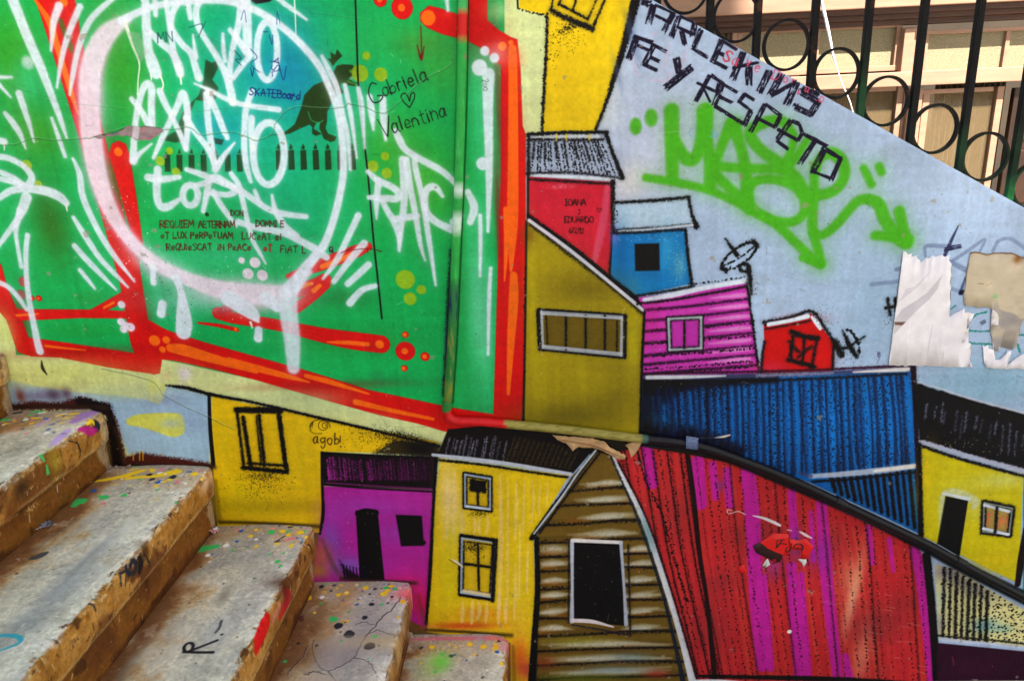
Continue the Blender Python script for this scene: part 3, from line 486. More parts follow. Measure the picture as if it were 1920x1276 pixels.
    for x, y, rx, ry, col, a in [(842,930,18,70,(230,206,140),.8),(850,960,24,60,(226,196,110),.6),(970,1150,20,90,(222,190,60),.4),(840,1080,14,70,(190,180,20),.6),(900,1150,50,14,(216,120,30),.6),(870,1172,60,8,(190,40,30),.7),(975,1230,16,40,(216,60,30),.6),(985,1255,14,20,(200,40,80),.6),(910,940,30,16,(200,150,30),.5),(850,1000,14,40,(200,190,40),.5)]: G(x, y, rx, ry, col, a)
    c.clip(H_['corn'])
    for x, y0, y1, wd, a in [(838,900,1010,9,.5),(852,880,1000,7,.5),(866,960,1010,7,.5),(938,890,1140,8,.6),(952,900,1160,5,.5),(968,905,1010,6,.6),(983,900,1000,4,.6),(998,900,980,4,.6),(1013,905,970,4,.5),(1028,905,950,4,.5),(890,965,1000,6,.6),(902,968,1000,6,.6),(914,966,998,6,.6),(868,1128,1165,7,.6),(886,1125,1168,7,.6),(897,1126,1160,7,.6),(913,1128,1166,6,.6),(936,1110,1168,7,.6),(950,1120,1166,6,.6),(975,980,1120,4,.6),(990,1020,1110,4,.7),(966,1060,1160,6,.5)]:
        S([x,y0, x+rng.normal(0,2),(y0+y1)/2, x-2,y1], [wd*.5,wd,wd*.6], (232,200,140), 4, a, spk=0)
    c.clip()
    G(897,962,16,8,BLK,.7,0,1.4); SP(900,960,12,5,60,BLK,(.3,.8))
    for key in ('corn_win_a', 'corn_win_b'):
        q = np.array(H_[key], float).reshape(-1,2); F(q, (206,172,20), 2); window(c, q, (166,184,208), 5, 6, None, spk=1.8); m = q.mean(0)
        if key == 'corn_win_a': F([880,897, 912,901, 912,924, 880,920], BLK, 4, 1, spk=2.5); S([896,918, 896,946], 4, BLK, 2, .9, spk=1.6); S([876,948, 915,953], 5, WHT, 2.5, .8)
        else: S([896,1018, 898,1104], 4, BLK, 2, .95, spk=1.4); S([872,1056, 918,1062], 5, BLK, 2, .95, spk=1.4); G(888,1026,20,9,BLK,.9,0,1.2); SP(890,1034,16,10,80,BLK,(.3,.8)); S([870,1106, 918,1114], 6, (226,206,170), 2.5, .85); S([926,1016, 923,1126], 5, BLK, 2, .9, spk=1.4); S([864,1004, 932,1014], 4, BLK, 2, .9)
    S([818,850, 812,960, 806,1080, 799,1168], [7,5,6,4], BLK, 2.5, .97, spk=1.4)
    # corn roof
    F(H_['corn_roof'], (16,12,14), 4); c.clip(H_['corn_roof'])
    for k in range(14): x = 836+k*8+rng.normal(0,2); S([x+7,816+rng.uniform(0,12), x,850+k*.9], [1.5,rng.uniform(3,6),1], (140,136,168), 3, rng.uniform(.4,.95), spk=2.6)
    for k in range(14): x = 950+k*9; S([x+16,818+k*2, x,862+k*1.2], [2,4,2], (84,66,20), 4, .6, spk=3)
    c.clip()
    S([812,852, 880,860, 960,870, 1070,888], [6,9,8,7], (196,204,226), 3, .95); S([825,862, 900,870, 1000,885, 1064,894], 4, BLK, 2.5, .95, spk=1.8)
    # brown clapboard house
    F(H_['brown'], (104,80,26), 3); c.clip(H_['brown'])
    for y0, dy in [(905,10),(935,10),(968,12),(1000,14),(1028,14),(1056,14),(1086,14),(1115,14),(1145,16),(1176,16),(1205,18),(1232,18),(1258,16)]:
        S([995,y0+14, 1100,y0+8, 1300,y0+2], dy*1.1, (78,58,18), 7, .5)
        for x, wd in ((1038, 62), (1200, 76)) if 1000 < y0 < 1180 else ((1140, 110+(y0 > 1180)*110),):
            for r_ in range(3): S([x-wd/2+rng.normal(0,8),y0+4+rng.normal(0,3), x,y0+rng.normal(0,2), x+wd/2+rng.normal(0,8),y0-1+rng.normal(0,3)], [2,rng.uniform(8,14),2], (166,158,132), 9, .6, spk=0)
            S([x-wd/3,y0+3, x,y0+1, x+wd/4,y0], [2,6,2], (200,200,192), 5, .65, spk=4)
            G(x+rng.normal(0,30), y0+8, 22, 6, (150,84,24), .45)
        wv = rng.normal(0, 2.2, 4); S([995,y0+17+wv[0], 1080,y0+13+wv[1], 1180,y0+8+wv[2], 1300,y0+8+wv[3]], [4.5,2,3.5,2.5], BLK, 2.5, .85, spk=2.2); D([1000,y0+16, 1100,y0+11, 1290,y0+7], 1.4, 4, BLK, 1.4)
    for x, y, rx, ry, col, a in [(1080,1200,60,8,(150,150,40),.5),(1230,1262,20,8,(180,40,30),.7),(1180,1230,40,10,(100,130,140),.5),(1150,1255,60,10,(110,140,160),.5),(1090,1270,80,8,(80,96,20),.7),(1020,1240,20,14,(150,60,30),.6)]: G(x, y, rx, ry, col, a)
    c.clip()
    F(H_['brown_win'], (14,8,8), 3); q = np.array(H_['brown_win'], float).reshape(-1,2)
    S([1072,1014, 1073,1090, 1072,1164], [8,5,8], (192,198,222), 3, .95); S([1074,1012, 1164,1016], [8,7], (226,222,226), 2.5, .97); S([1164,1016, 1170,1100, 1174,1170], [6,5,7], (176,186,210), 3, .95); S([1073,1162, 1110,1164, 1150,1174], [8,8,3], (226,214,224), 2.5, .97)
    S([1073,1170, 1130,1180, 1180,1190], 3, (20,20,50), 2.5, .8, spk=1.8); S([1178,1020, 1182,1190], 2.5, BLK, 2, .8, spk=2); S([1067,1012, 1066,1166], 2.5, BLK, 2.5, .7, spk=2)
    SP(1120,1100,40,60,50,(120,70,40),(.3,.7))
    S([1121,838, 1100,866, 1060,918, 1022,970, 997,1008], [5,6,6,7,9], BLK, 2.5, .97, spk=1.4); S([1117,844, 1085,884, 1058,924, 1030,962, 1001,1000], [4,4,4,4,3], (190,200,216), 2, .95); S([1126,846, 1074,914, 1012,998], 3.4, BLK, 2, .9, spk=1.5)
    S([1006,1008, 1008,1100, 1002,1200, 997,1290], [8,9,11,14], BLK, 3, .97, spk=1.3)
    # barn
    F(H_['barn'], (184,36,42), 3); c.clip(H_['barn'])
    for k in range(44):
        x = 1170+k*13.2; S([x+rng.normal(0,4),840+(x-1200)*.38*(x>1380), x+20,1060, x+50+rng.normal(0,8),1290], rng.uniform(3,8), (206,74+rng.uniform(-20,20),50), 7, rng.uniform(.1,.42))
    for x, y, rx, ry, a in [(1640,1170,50,40,.55),(1350,1090,30,30,.4),(1420,1000,50,30,.5),(1330,1180,40,60,.35),(1270,960,20,50,.4),(1700,1130,30,20,.3),(1560,1010,30,30,.35)]: G(x, y, rx, ry, (110,40,46), a)
    G(1600,1110,10,80,(226,180,140),.7,.1); G(1590,1080,16,40,(220,150,110),.5); G(1615,1230,14,50,(226,170,130),.5)
    MAG = [([1213,838, 1222,905],[22,24]),([1308,864, 1314,945],[24,22]),([1336,870, 1342,932],[15,13]),([1363,882, 1368,946],[16,15]),([1402,886, 1410,960, 1415,1060, 1420,1150, 1430,1248],[26,27,25,24,22]),([1432,1080, 1437,1160, 1444,1252],[10,14,13]),([1484,922, 1489,1004],[15,14]),([1484,1060, 1490,1150, 1498,1262],[18,20,17]),([1502,1076, 1506,1160, 1514,1262],[11,14,14]),([1521,960, 1525,1050],[9,9]),([1540,944, 1548,1060, 1558,1160, 1570,1264],[20,22,20,18]),([1585,1228, 1592,1272],[11,15]),([1628,988, 1636,1056],[11,8]),([1667,1010, 1675,1070],[9,6]),([1716,1030, 1726,1080, 1736,1170, 1747,1292],[20,18,15,12])]
    for p, wd in MAG: S(p, wd, (184,28,150), 7, .96, h=.05)
    G(1492,1020,10,30,(110,50,150),.7); G(1535,1040,24,30,(120,40,150),.5); G(1350,910,8,12,(110,50,150),.6); G(1450,1060,16,30,(130,60,170),.5)
    xs = np.r_[np.linspace(1160, 1285, 11), np.linspace(1302, 1732, 27)]
    for k, x in enumerate(xs):
        lean = 78*(1-(x-1160)/578)**2+22; yt = 838 if x < 1380 else 838+(x-1380)*.5
        x = x+rng.normal(0, 2.5); xm = x+lean*.35; q_ = [x,yt, xm,1030, x+lean*.75,1170, x+lean*1.1,1290]
        D(q_, rng.uniform(.85,1.6), rng.uniform(3.6,5.2), (26,8,12), rng.uniform(.6,1.4), a=rng.uniform(.75,1), drop=rng.uniform(.06,.2))
        if k < 11 and k % 2: S(q_, 2, (22,8,12), 2.5, .8, spk=2.2)
        elif k % 5 == 0: S([x+2,yt, xm+2,1030, x+lean*.75+2,1170, x+lean*1.1+2,1290], 1.4, (22,8,12), 2, .5, spk=2.0)
    S([1289,850, 1300,930, 1312,1040, 1326,1130, 1340,1270], [9,9,8,7,9], (24,8,10), 2.5, .97); D([1196,846, 1210,900, 1240,960, 1262,1040, 1290,1130],2.2,4,(22,8,12))
    c.clip()
    S([1150,856, 1160,880, 1205,970, 1246,1090, 1276,1190, 1302,1290], [6,7,9,10,10,13], (206,208,220), 3, .97, h=.05); S([1143,850, 1195,970, 1236,1090, 1262,1190, 1284,1290], [3,4,5,6,9], (16,26,44), 4, .9, spk=1.5); G(1215,1000,6,40,(40,110,130),.5,-.3); S([1160,866, 1212,970, 1254,1090, 1284,1190, 1312,1290], 3, BLK, 2.5, .85, spk=2)
    S([1312,1266, 1400,1268, 1560,1272, 1740,1282], [6,8,10,8], BLK, 4, .9, spk=1.6); S([1306,1276, 1360,1277, 1440,1284], [8,9,6], WHT, 3, .9)
    S([1737,1040, 1748,1150, 1757,1290], [14,13,12], (12,6,10), 3, .97, spk=1.4)
    # cream corrugated
    F(H_['cream'], (222,214,150), 3); c.clip(H_['cream'])
    G(1775,1070,30,18,(120,110,140),.7); G(1764,1120,10,30,(176,196,190),.6); G(1845,1172,22,14,(90,160,190),.75); G(1760,1170,10,20,(120,120,160),.5); G(1880,1178,16,8,(90,170,180),.5); G(1820,1100,50,16,(90,80,120),.5,.5)
    for k in range(17):
        x = 1766+k*11.5; yt = 1056+(x-1766)*.6
        D([x+4,yt, x+2,1203], 2.0 if k < 8 else 1.7, 3.2 if k < 8 else 6.5, BLK, 1.2)
        if k < 8: S([x+5,yt+4, x+1,1200], rng.uniform(2.5,5), BLK, 2, .9, spk=2.8)
        else: D([x+9,yt+10, x+7,1205], 1.3, 7, BLK, 2)
    c.clip()
    F(H_['plum'], (42,12,32), 4); G(1830,1250,40,20,(60,14,40),.5); S([1786,1230, 1788,1246], 2, (140,40,60), 3, .6)
    S([1764,1196, 1800,1201, 1860,1206, 1980,1220], [8,7,6,7], (190,200,220), 3, .95); S([1758,1190, 1800,1194, 1870,1200, 1980,1213], 3, BLK, 2.5, .8, spk=2.4)
    # black band behind the conduit
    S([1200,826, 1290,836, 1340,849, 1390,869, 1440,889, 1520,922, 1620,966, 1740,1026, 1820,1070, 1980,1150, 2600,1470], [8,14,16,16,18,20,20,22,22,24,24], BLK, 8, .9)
    # ---- white tag, ring and rays
    def Wt(p, wd, a=.88, soft=4.8, halo=.17, h=.3, col=WHT): S(p, wd, col, soft, a, halo=halo, h=h)
    G(172,160,22,60,LAV,.5,-.1); G(430,545,70,24,LAV,.8); G(500,560,50,22,LAV,.8); G(330,515,60,18,(190,210,220),.5,.4); G(258,470,18,50,(214,180,200),.5,-.5); G(280,500,14,30,(120,120,130),.5,-.4)
    G(300,500,60,26,(196,206,226),.5,.6); G(420,560,150,26,(190,206,224),.45); S([196,70, 172,140, 166,210, 172,270, 186,340, 210,400, 250,460], [30,50,56,54,50,40,30], (216,150,200), 14, .38); c.begin('ring'); S([240,36, 205,60, 182,95, 170,140, 168,200, 172,260, 184,330, 206,392, 240,445, 290,492, 350,522, 420,545, 480,552, 540,545, 580,510], [14,34,40,42,40,40,36,30,24,26,26,36,40,26,10], LAV, 9, .9, halo=.25, h=.2)
    Wt([228,40, 250,28, 290,12, 350,3, 420,2, 480,20, 540,60, 592,115, 616,160, 632,205, 641,255, 644,320, 636,370, 623,420, 607,460, 590,482, 566,512, 552,540], [15,13,12,13,13,14,14,14,13,13,14,14,14,14,15,17,17,16], .92, 5.5, .24)
    Wt([590,480, 560,520, 540,560, 548,640, 550,690], [12,22,34,30,22], .85, 8, .2)
    for p, wd in [([330,520, 340,550, 345,600, 344,622],[14,14,30,28]),([286,500, 288,530],[11,11]),([305,570, 302,588],[16,16]),([485,618, 484,634],[14,16]),([430,560, 470,585, 484,602],[30,26,6]),([500,560, 520,575],[26,20])]: Wt(p, wd, .93, 5, .18)
    c.end()
    for x, y, r in [(453,488,6),(478,492,10),(465,513,10),(492,516,10),(228,571,7),(227,603,7),(232,617,7),(245,613,8),(236,610,7)]: C_(x, y, r, LAV, 3, .95, halo=.15)
    C_(52,118,12,LAV,10,.8); G(50,150,26,40,(60,190,140),.5)
    c.begin('white')
    for p, wd in [([272,-5, 275,50, 278,92, 285,116, 292,136],[16,18,18,24,24]),([283,62, 303,82, 322,98, 334,122, 338,138],[12,14,14,18,16]),([310,-5, 318,45, 326,98, 338,138],[9,12,12,12]),([340,-5, 325,22, 321,45, 325,60, 342,84, 358,100, 366,124, 373,146],[14,12,12,13,13,13,14,16]),([362,66, 365,90, 368,108],[4,8,9]),([290,-5, 292,28],[11,10]),([349,-5, 354,16, 357,34],[9,11,10]),([378,-5, 368,20, 372,50, 388,78, 405,104, 422,136, 432,168, 437,192],[13,13,13,12,13,14,16,15]),([418,64, 419,90, 422,114],[6,9,8]),
        ([456,-5, 448,44, 437,90, 431,130, 431,150],[20,14,12,12,12]),([460,-5, 463,45, 465,96],[20,19,17]),([432,57, 447,76, 462,98],[10,13,15]),([470,104, 452,126, 438,146],[11,11,9]),(arc(501,96,19,54,-90,270,18),13),
        ([365,157, 395,170, 425,186, 460,197, 523,206],[4,8,10,10,11]),
        ([247,186, 262,204, 280,236],[10,12,14]),([250,302, 251,270, 254,232, 260,196, 268,168, 277,158, 284,166, 284,200, 285,236],[15,13,12,12,13,15,15,14,14]),([251,300, 262,288, 284,270],[13,9,4]),([300,172, 310,195, 324,222, 338,252, 348,278],[14,13,11,11,10]),([288,296, 302,264, 320,226, 334,196, 343,176, 350,196, 352,230, 349,280],[7,11,12,13,15,14,13,10]),([349,222, 368,250, 388,276, 403,306],[13,12,12,11]),([388,178, 390,225, 396,270, 403,314],[15,13,13,11]),([390,176, 406,210, 418,240, 426,258],[14,13,13,10]),([404,318, 420,292, 440,268],[13,10,4]),([472,172, 465,192, 460,215, 458,270, 462,310, 470,340],[12,12,12,12,12,8]),([472,222, 471,250, 474,280],[13,12,10]),(arc(504,288,29,58,-100,262,20),14),
        ([296,318, 294,350, 296,376, 304,388, 318,386, 336,374],[15,15,15,16,14,8]),([278,333, 305,336, 336,332],[15,14,9]),(arc(357,366,14,19,-90,270,14),13),([391,342, 388,362, 381,396],[12,12,9]),([368,348, 388,342, 404,332, 424,342, 441,356, 428,365, 404,363, 388,362],[10,11,12,12,13,11,10,9]),([400,360, 414,384, 428,404, 443,424],[12,12,11,6]),([350,318, 375,326, 400,336, 450,357, 478,376, 505,393, 538,402, 574,406],[9,12,12,12,12,12,12,10]),([434,326, 448,348, 456,380, 463,410, 474,450, 486,472, 497,492],[10,11,11,10,9,8,4]),([447,416, 478,426, 530,436, 560,450, 590,466, 612,482],[12,12,14,14,15,13]),([510,366, 513,382, 518,398, 534,424, 556,442],[5,9,12,13,12]),([478,358, 482,368, 488,380],[8,9,7]),
        ([604,106, 618,134, 631,162, 638,192, 644,220, 652,255, 657,318],[7,11,11,11,10,9,6]),([647,160, 652,185, 660,228, 669,296],[8,10,9,4]),([672,166, 678,200, 684,278],[8,11,4]),([693,182, 697,212, 700,243],[12,14,5]),([718,186, 719,220, 723,262],[13,14,6]),([672,404, 652,446, 630,490, 606,522],[13,12,11,5]),([683,456, 654,490, 626,528],[14,13,10]),([691,496, 672,514, 652,532],[13,13,12]),([703,536, 682,542, 668,554, 656,568],[10,12,13,14]),
        ([516,-6, 540,12, 575,37],[8,10,5]),([837,-6, 840,20],[9,6]),([22,-5, 40,40, 57,82, 78,130, 98,182, 114,225, 125,258],[22,20,20,18,14,11,5]),([111,12, 101,42, 96,95],[16,13,5]),([150,13, 134,50, 122,85, 114,120, 107,164],[13,12,11,9,5]),([214,-4, 188,18, 168,40, 154,70, 144,104, 137,140, 131,178],[9,11,12,12,11,10,4]),([-5,145, 22,145],[8,5]),([-5,155, 20,182],[10,4]),([10,213, 24,230, 38,252, 48,278],[9,13,11,4]),([36,176, 44,200, 54,230, 64,266],[14,13,10,4]),([97,222, 110,258, 122,293],[6,9,8]),([137,298, 143,310, 150,330, 156,370, 182,428, 212,476, 252,527],[6,8,12,13,12,11,4]),([138,408, 158,440, 186,482, 212,510, 240,538],[8,12,11,10,4]),([140,461, 160,484, 190,515, 218,543],[11,12,10,4]),([150,506, 163,522, 178,541],[8,9,5]),
        ([-5,320, 22,332, 40,344],[10,12,12]),([-5,293, 20,298, 45,312, 59,330, 56,344, 44,348, 20,340, -5,334],[12,12,12,14,14,12,11,10]),([-5,374, 20,358, 50,354, 85,358, 110,368, 124,380],[10,13,14,18,18,14]),([50,370, 43,390, 34,410, 14,438, -4,462],[20,18,12,10,8]),([38,395, 30,432, 34,465, 40,500],[14,9,8,8]),([52,441, 49,470, 50,520, 56,570, 64,610, 70,640, 75,658],[10,10,10,11,12,13,14]),([-5,528, 16,538, 35,558, 50,580],[10,10,10,7]),([-6,262, 8,266],[12,14]),
        ([690,322, 708,338, 730,348, 746,360, 744,372, 724,372, 692,370],[9,13,13,14,14,13,9]),([710,340, 706,375, 706,410],[13,12,4]),([717,377, 728,398, 738,414, 748,442, 749,471],[11,12,13,11,4]),([755,300, 758,370, 752,430, 748,468],[15,14,11,5]),([742,246, 750,264, 760,280, 787,298, 826,319, 848,338, 864,356],[12,15,13,13,13,11,10]),([777,295, 780,320, 792,372, 803,440, 817,534],[10,12,11,11,5]),([762,300, 770,355, 778,396, 788,456, 797,488],[13,12,12,9,4]),([741,411, 760,408, 782,405],[12,13,12]),([830,368, 820,354, 810,350, 799,358, 796,376, 800,398, 818,416, 846,430],[7,11,14,14,14,14,14,15]),([850,416, 863,404],[14,12]),([882,416, 889,388, 877,360],[13,16,12]),
        ([916,140, 915,200, 917,320, 915,434],[24,20,14,6]),([900,404, 901,450, 900,517],[8,8,5]),([920,503, 917,560, 915,664],[7,8,5])]: Wt(p, wd)
    c.end()
    for x, y, r in [(909,96,9),(927,109,9),(899,127,15),(905,307,12)]: C_(x, y, r, WHT, 4, .93, halo=.15)
    # drips
    for p, wd in [([283,140, 284,150],[4,2]),([300,140, 306,158, 303,170],[4,3,4]),([338,142, 340,158],[5,3]),([373,146, 374,152],[6,3]),([437,192, 433,196],[6,4]),([236,46, 248,84, 261,118, 259,150, 258,178],[8,5,3,2.2,3]),([124,384, 126,396],[5,2]),([8,268, 8,282],[4,2]),([552,0, 554,40, 555,68],[3,2.4,1.6]),([470,604, 473,614],[5,3])]: S(p, wd, (222,226,222), 1.5, .95, h=.4)
    F([236,58, 262,62, 276,100, 266,116, 256,112], (150,180,160), 6, .5)
    S([878,-10, 876,160, 871,320, 864,480, 857,640, 849,755], 3, (8,60,26), 3, .75); S([859,-10, 856,160, 852,320], 3, (10,80,34), 4, .5); S([845,470, 842,560, 839,640, 834,740], [3,8,8,9], (14,26,34), 3, .85, spk=3); S([840,600, 836,700], 5, (60,40,90), 3, .5, spk=3)  # shade beside the conduit painted as dark green lines, then spattered streaks below
    # pens
    NV = (14, 30, 110)
    T("SKATEBoard",468,178,14,.09,2.0,NV,.8); S([480,176+0, 500,175, 540,178, 560,184, 552,189], 1.3, NV, 1.3, .8); S([519,46, 520,22, 525,44], 1.4, NV, 1.3, .7); S([521,112, 531,150, 537,124], 1.6, NV, 1.3, .8); T("MN",296,80,18,-.1,1.6,(12,60,70),a=.8); S([470,92, 482,108, 470,120, 486,136], 1.6, NV, 1.3, .7); S([354,52, 380,46, 372,70, 386,40], 1.5, (12,50,70), 1.3, .7)
    S([440,95, 452,110, 442,112, 452,122], 2, (12,50,70), 1.3, .7); S([494,60, 502,60], 1.6, NV, 1.3, .8); S([505,66, 510,84, 512,66], 1.6, NV, 1.3, .7); T("YSL",506,112,16,1.4,1.6,NV,a=.7); S([470,127, 473,143, 476,128], 1.8, NV, 1.3, .8); S([452,38, 458,20, 462,42], 1.6, NV, 1.3, .6)
    PK = (20, 24, 20)
    c.begin('names'); S([706,158, 697,156, 692,166, 692,178, 700,192, 712,190, 718,180, 708,180], 2.1, PK, 1.3); T("abriela",720,181,25,-.37,2.2,PK,.79)
    S([768,202, 756,190, 752,180, 758,175, 764,180, 768,190, 770,178, 776,174, 777,184, 768,202], 2.0, PK, 1.3); T("V",716,258,36,-.2,2.2,PK); T("alentina",737,249,25.5,-.31,2.2,PK,.76)
    c.end(); S([789,50, 790,80, 790,112], 2.2, (110,20,14), 1.3); S([782,85, 790,112, 795,88], [2,4,2], (110,20,14), 1.3)
    RK = (84, 26, 18)
    c.begin("requiem"); T("DON",433,404,10,.03,1.6,RK); T("REQUIEM",300,427,13,.0,1.7,(96,32,20),.8); T("AETERNAM",372,427,12,.0,1.7,RK,.74); T("DOMMI E",480,424,11,.02,1.6,RK,.76)
    T("eT LUX PeRPeTUAM",302,447,11.5,.01,1.7,RK,.84); T("LUCeAT ei",454,448,12,.03,1.7,RK,.84); T("ReQUieSCAT",312,469,12,.0,1.7,RK,.82); T("iN PeACe",408,469,11.5,.0,1.7,(110,24,18),.84); T("eT",494,471,12,0,1.9,(170,20,20),.84); T("FiAT L",526,473,12.5,.02,1.7,RK,.84); T("Q",618,472,10,0,1.8,(70,20,60)); S([650,470, 690,466, 716,472, 706,468], 1.4, RK, 1.3, .8); S([688,464, 690,474], 1.5, RK, 1.3, .8); S([640,474, 660,464], 2, RK, 1.3, .7)
    c.end(); C_(388,402,4,(20,60,30),1.5)
    T("209",904,150,12,1.45,1.2,(60,90,70),a=.7)
    # green MASOR tag
    GT = (68, 168, 24)
    def Gt(p, wd, a=.95): S(p, wd, GT, 8, a, halo=.22, h=.15)
    c.begin('masor'); c.F(arc(1192,237,11,16,0,360,16), GT, 8, .95); c.F(arc(1221,221,12,17,0,360,16), GT, 9, .9)
    for p, wd in [([1259,208, 1260,267, 1261,335],[28,26,22]),([1266,262, 1281,291, 1295,300, 1308,288, 1316,253, 1322,209],[16,22,24,22,22,29]),([1322,209, 1326,267, 1333,308, 1332,349],[29,22,24,24]),([1211,333, 1272,343, 1333,358, 1403,390, 1450,416, 1491,454, 1529,489, 1539,496],[14,15,14,15,17,16,15,14]),([1505,483, 1522,489, 1540,496],[13,14,15]),
      ([1340,312, 1360,256, 1374,234],[15,20,30]),([1374,234, 1386,267, 1395,302, 1400,340, 1400,376],[28,20,20,22,26]),([1336,311, 1403,316, 1467,316],[17,17,18]),([1340,325, 1351,337, 1386,370, 1406,394],[18,18,17,18]),([1476,232, 1460,226, 1441,228, 1416,238, 1407,254, 1424,279, 1462,308, 1491,334, 1506,356],[16,18,20,22,22,20,22,22,20]),([1474,234, 1488,256, 1482,285, 1470,312],[16,15,16,16]),([1514,262, 1491,297, 1468,318],[14,16,18]),
      ([1402,378, 1403,355, 1421,338, 1456,337, 1491,349, 1508,367, 1508,398, 1485,416, 1450,413, 1418,398, 1402,378],[18,18,17,17,19,20,18,17,17,17,18]),([1527,310, 1526,361, 1523,413, 1526,442, 1533,465, 1540,494],[15,17,18,15,16,15]),([1530,320, 1538,297, 1558,287, 1578,302, 1583,330, 1564,357, 1526,367, 1502,362],[14,18,22,22,20,20,20,18]),([1524,436, 1543,440, 1567,422, 1593,392, 1610,376, 1630,374, 1648,384, 1660,413, 1683,445, 1700,456],[16,16,18,18,18,20,22,22,22,22]),([1641,441, 1683,445, 1702,450],[17,20,22]),([1686,396, 1692,425, 1697,450],[20,20,24]),([1619,315, 1634,346],[13,14]),([1648,312, 1653,323],[15,14])]: Gt(p, wd)
    c.end()
    # brush lettering
    c.begin('brush')
    IB = (20, 14, 38)
    for x0,y0,x1,y1,wd in [(1203,5,1222,6,9),(1210,8,1216,12,6),(1226,8,1216,44,12),(1228,9,1267,27,5),(1228,29,1258,44,5),(1263,25,1244,60,10),(1274,30,1258,71,10),(1274,30,1302,43,5),(1303,43,1298,69,10),(1268,50,1300,65,5),(1278,58,1284,84,8),(1315,55,1301,90,10),(1297,90,1328,109,6),(1354,75,1337,115,10),(1352,75,1382,94,5),(1343,97,1358,104,6),(1332,113,1364,129,6),(1394,98,1374,148,12),(1373,128,1423,117,5),(1404,124,1404,160,12),(1443,133,1423,174,13),(1466,138,1444,180,12),(1445,180,1494,153,7),(1494,154,1475,196,13),(1504,165,1535,178,8),(1502,166,1503,176,9),(1502,173,1536,193,10),(1536,190,1518,216,12),(1521,215,1488,200,9),(1493,194,1490,202,9),
        (1194,69,1179,111,11),(1188,68,1225,81,6),(1195,85,1216,95,6),(1226,85,1208,121,10),(1224,84,1251,98,6),(1218,107,1237,116,6),(1205,120,1233,133,6),(1268,108,1274,140,12),(1298,126,1247,166,12),(1331,141,1304,191,8),(1333,141,1358,159,6),(1348,156,1343,174,6),(1306,155,1344,173,5),(1318,163,1332,192,4),(1354,159,1339,198,10),(1354,157,1383,174,5),(1346,180,1373,193,6),(1339,198,1396,234,6),(1395,176,1414,188,5),(1397,176,1385,192,7),(1386,191,1410,209,5),(1408,208,1396,234,9),(1435,195,1407,247,9),(1435,195,1465,218,6),(1463,218,1452,240,8),(1416,220,1454,239,6),(1484,225,1456,263,9),(1484,226,1499,233,6),(1499,233,1504,250,6),(1504,250,1496,264,6),(1457,242,1497,264,6),(1455,263,1478,280,5),(1504,250,1552,275,6),(1531,260,1499,308,9),(1546,280,1522,325,11),(1541,276,1577,298,7),(1576,297,1558,339,8),(1525,322,1559,335,5)]: B((x0,y0),(x1,y1),wd*1.2+1,IB,.16+.22*(wd > 8))
    c.end()
    PI_ = (220, 70, 110)
    T("S",1355,112,21,.5,3.2,(206,44,76)); T("a",1371,119,20,.5,2.4,PI_); T("v",1398,122,16,.4,2.2,PI_); T("e",1414,134,19,.3,2.4,PI_); T("D",1446,147,20,.45,2.4,PI_); T("o",1468,153,15,.4,2.2,PI_); T("r",1484,156,14,.4,2,PI_); T("i",1495,176,10,.4,2.6,PI_); T("a",1508,170,15,.5,1.8,PI_); T(".o",1530,188,17,.5,2,PI_)
    for p in ([1218,72, 1226,64, 1234,66],[1254,76, 1250,110, 1240,140],[1186,100, 1190,130, 1200,140],[1290,90, 1284,110, 1278,130],[1216,150, 1250,150, 1262,130]): S(p, [2,5,2], (226,170,205), 4, .35)
    S([1300,240, 1293,246, 1294,254, 1304,256], 1.8, (90,160,220), 1.6, .6); T("25",1332,256,12,.1,1.6,(90,160,220),a=.6)
    S([1478,492, 1466,500, 1470,508, 1488,514, 1488,496, 1478,490], 1.2, (110,140,190), 1.5, .4); S([1300,244, 1210,252], 1, (200,210,226), 1.5, .4)
    # grey and black marks on the right
    GY = (86, 100, 142)
    S([1735,480, 1736,462, 1760,461, 1800,463], [5,7,8,8], GY, 3, .55); S([1797,423, 1784,450, 1770,482], [2,6,7], (34,34,74), 2, .85); B((1770,468),(1802,461),9,(30,30,66)); S([1787,488, 1815,470, 1846,449, 1838,470], [7,7,6,5], GY, 3, .5); S([1782,491, 1815,508], 9, GY, 3, .55); S([1862,470, 1872,452, 1890,447, 1906,454, 1935,476], 7, GY, 3, .45); S([1634,533, 1688,527], 8, GY, 3, .45); S([1681,505, 1688,503], 8, GY, 3, .55); S([1782,540, 1804,548], 7, GY, 3, .4); S([1810,520, 1800,550], [3,7], (40,44,84), 2.5, .7); C_(1803,548,5,(20,22,50),2.5)
    S([1664,560, 1669,590], 5, BLK, 2, spk=2); S([1678,559, 1680,582], 5, BLK, 2, spk=2); S([1661,577, 1682,573], 5, BLK, 2, spk=2); SP(1672,600,12,10,24,BLK,(.4,.9)); T("B",1646,668,8,0,1.1,(60,30,90)); S([1650,668, 1645,680], 1, (60,30,90), 1.2, .8)
    GL = (16, 120, 110)
    for p in ([1813,619, 1835,621, 1858,620],[1822,598, 1832,589, 1850,585],[1803,635, 1820,643, 1862,645],[1781,580, 1791,573],[1905,628, 1920,628],[1908,645, 1912,660]): S(p, 3, GL, 1.6, .85, spk=1.2)
    F([1836,604, 1846,598, 1850,604, 1841,610], (80,90,120), 2, .8)
    S([1640,474, 1658,474, 1650,492], 1.2, (120,140,180), 1.5, .4)
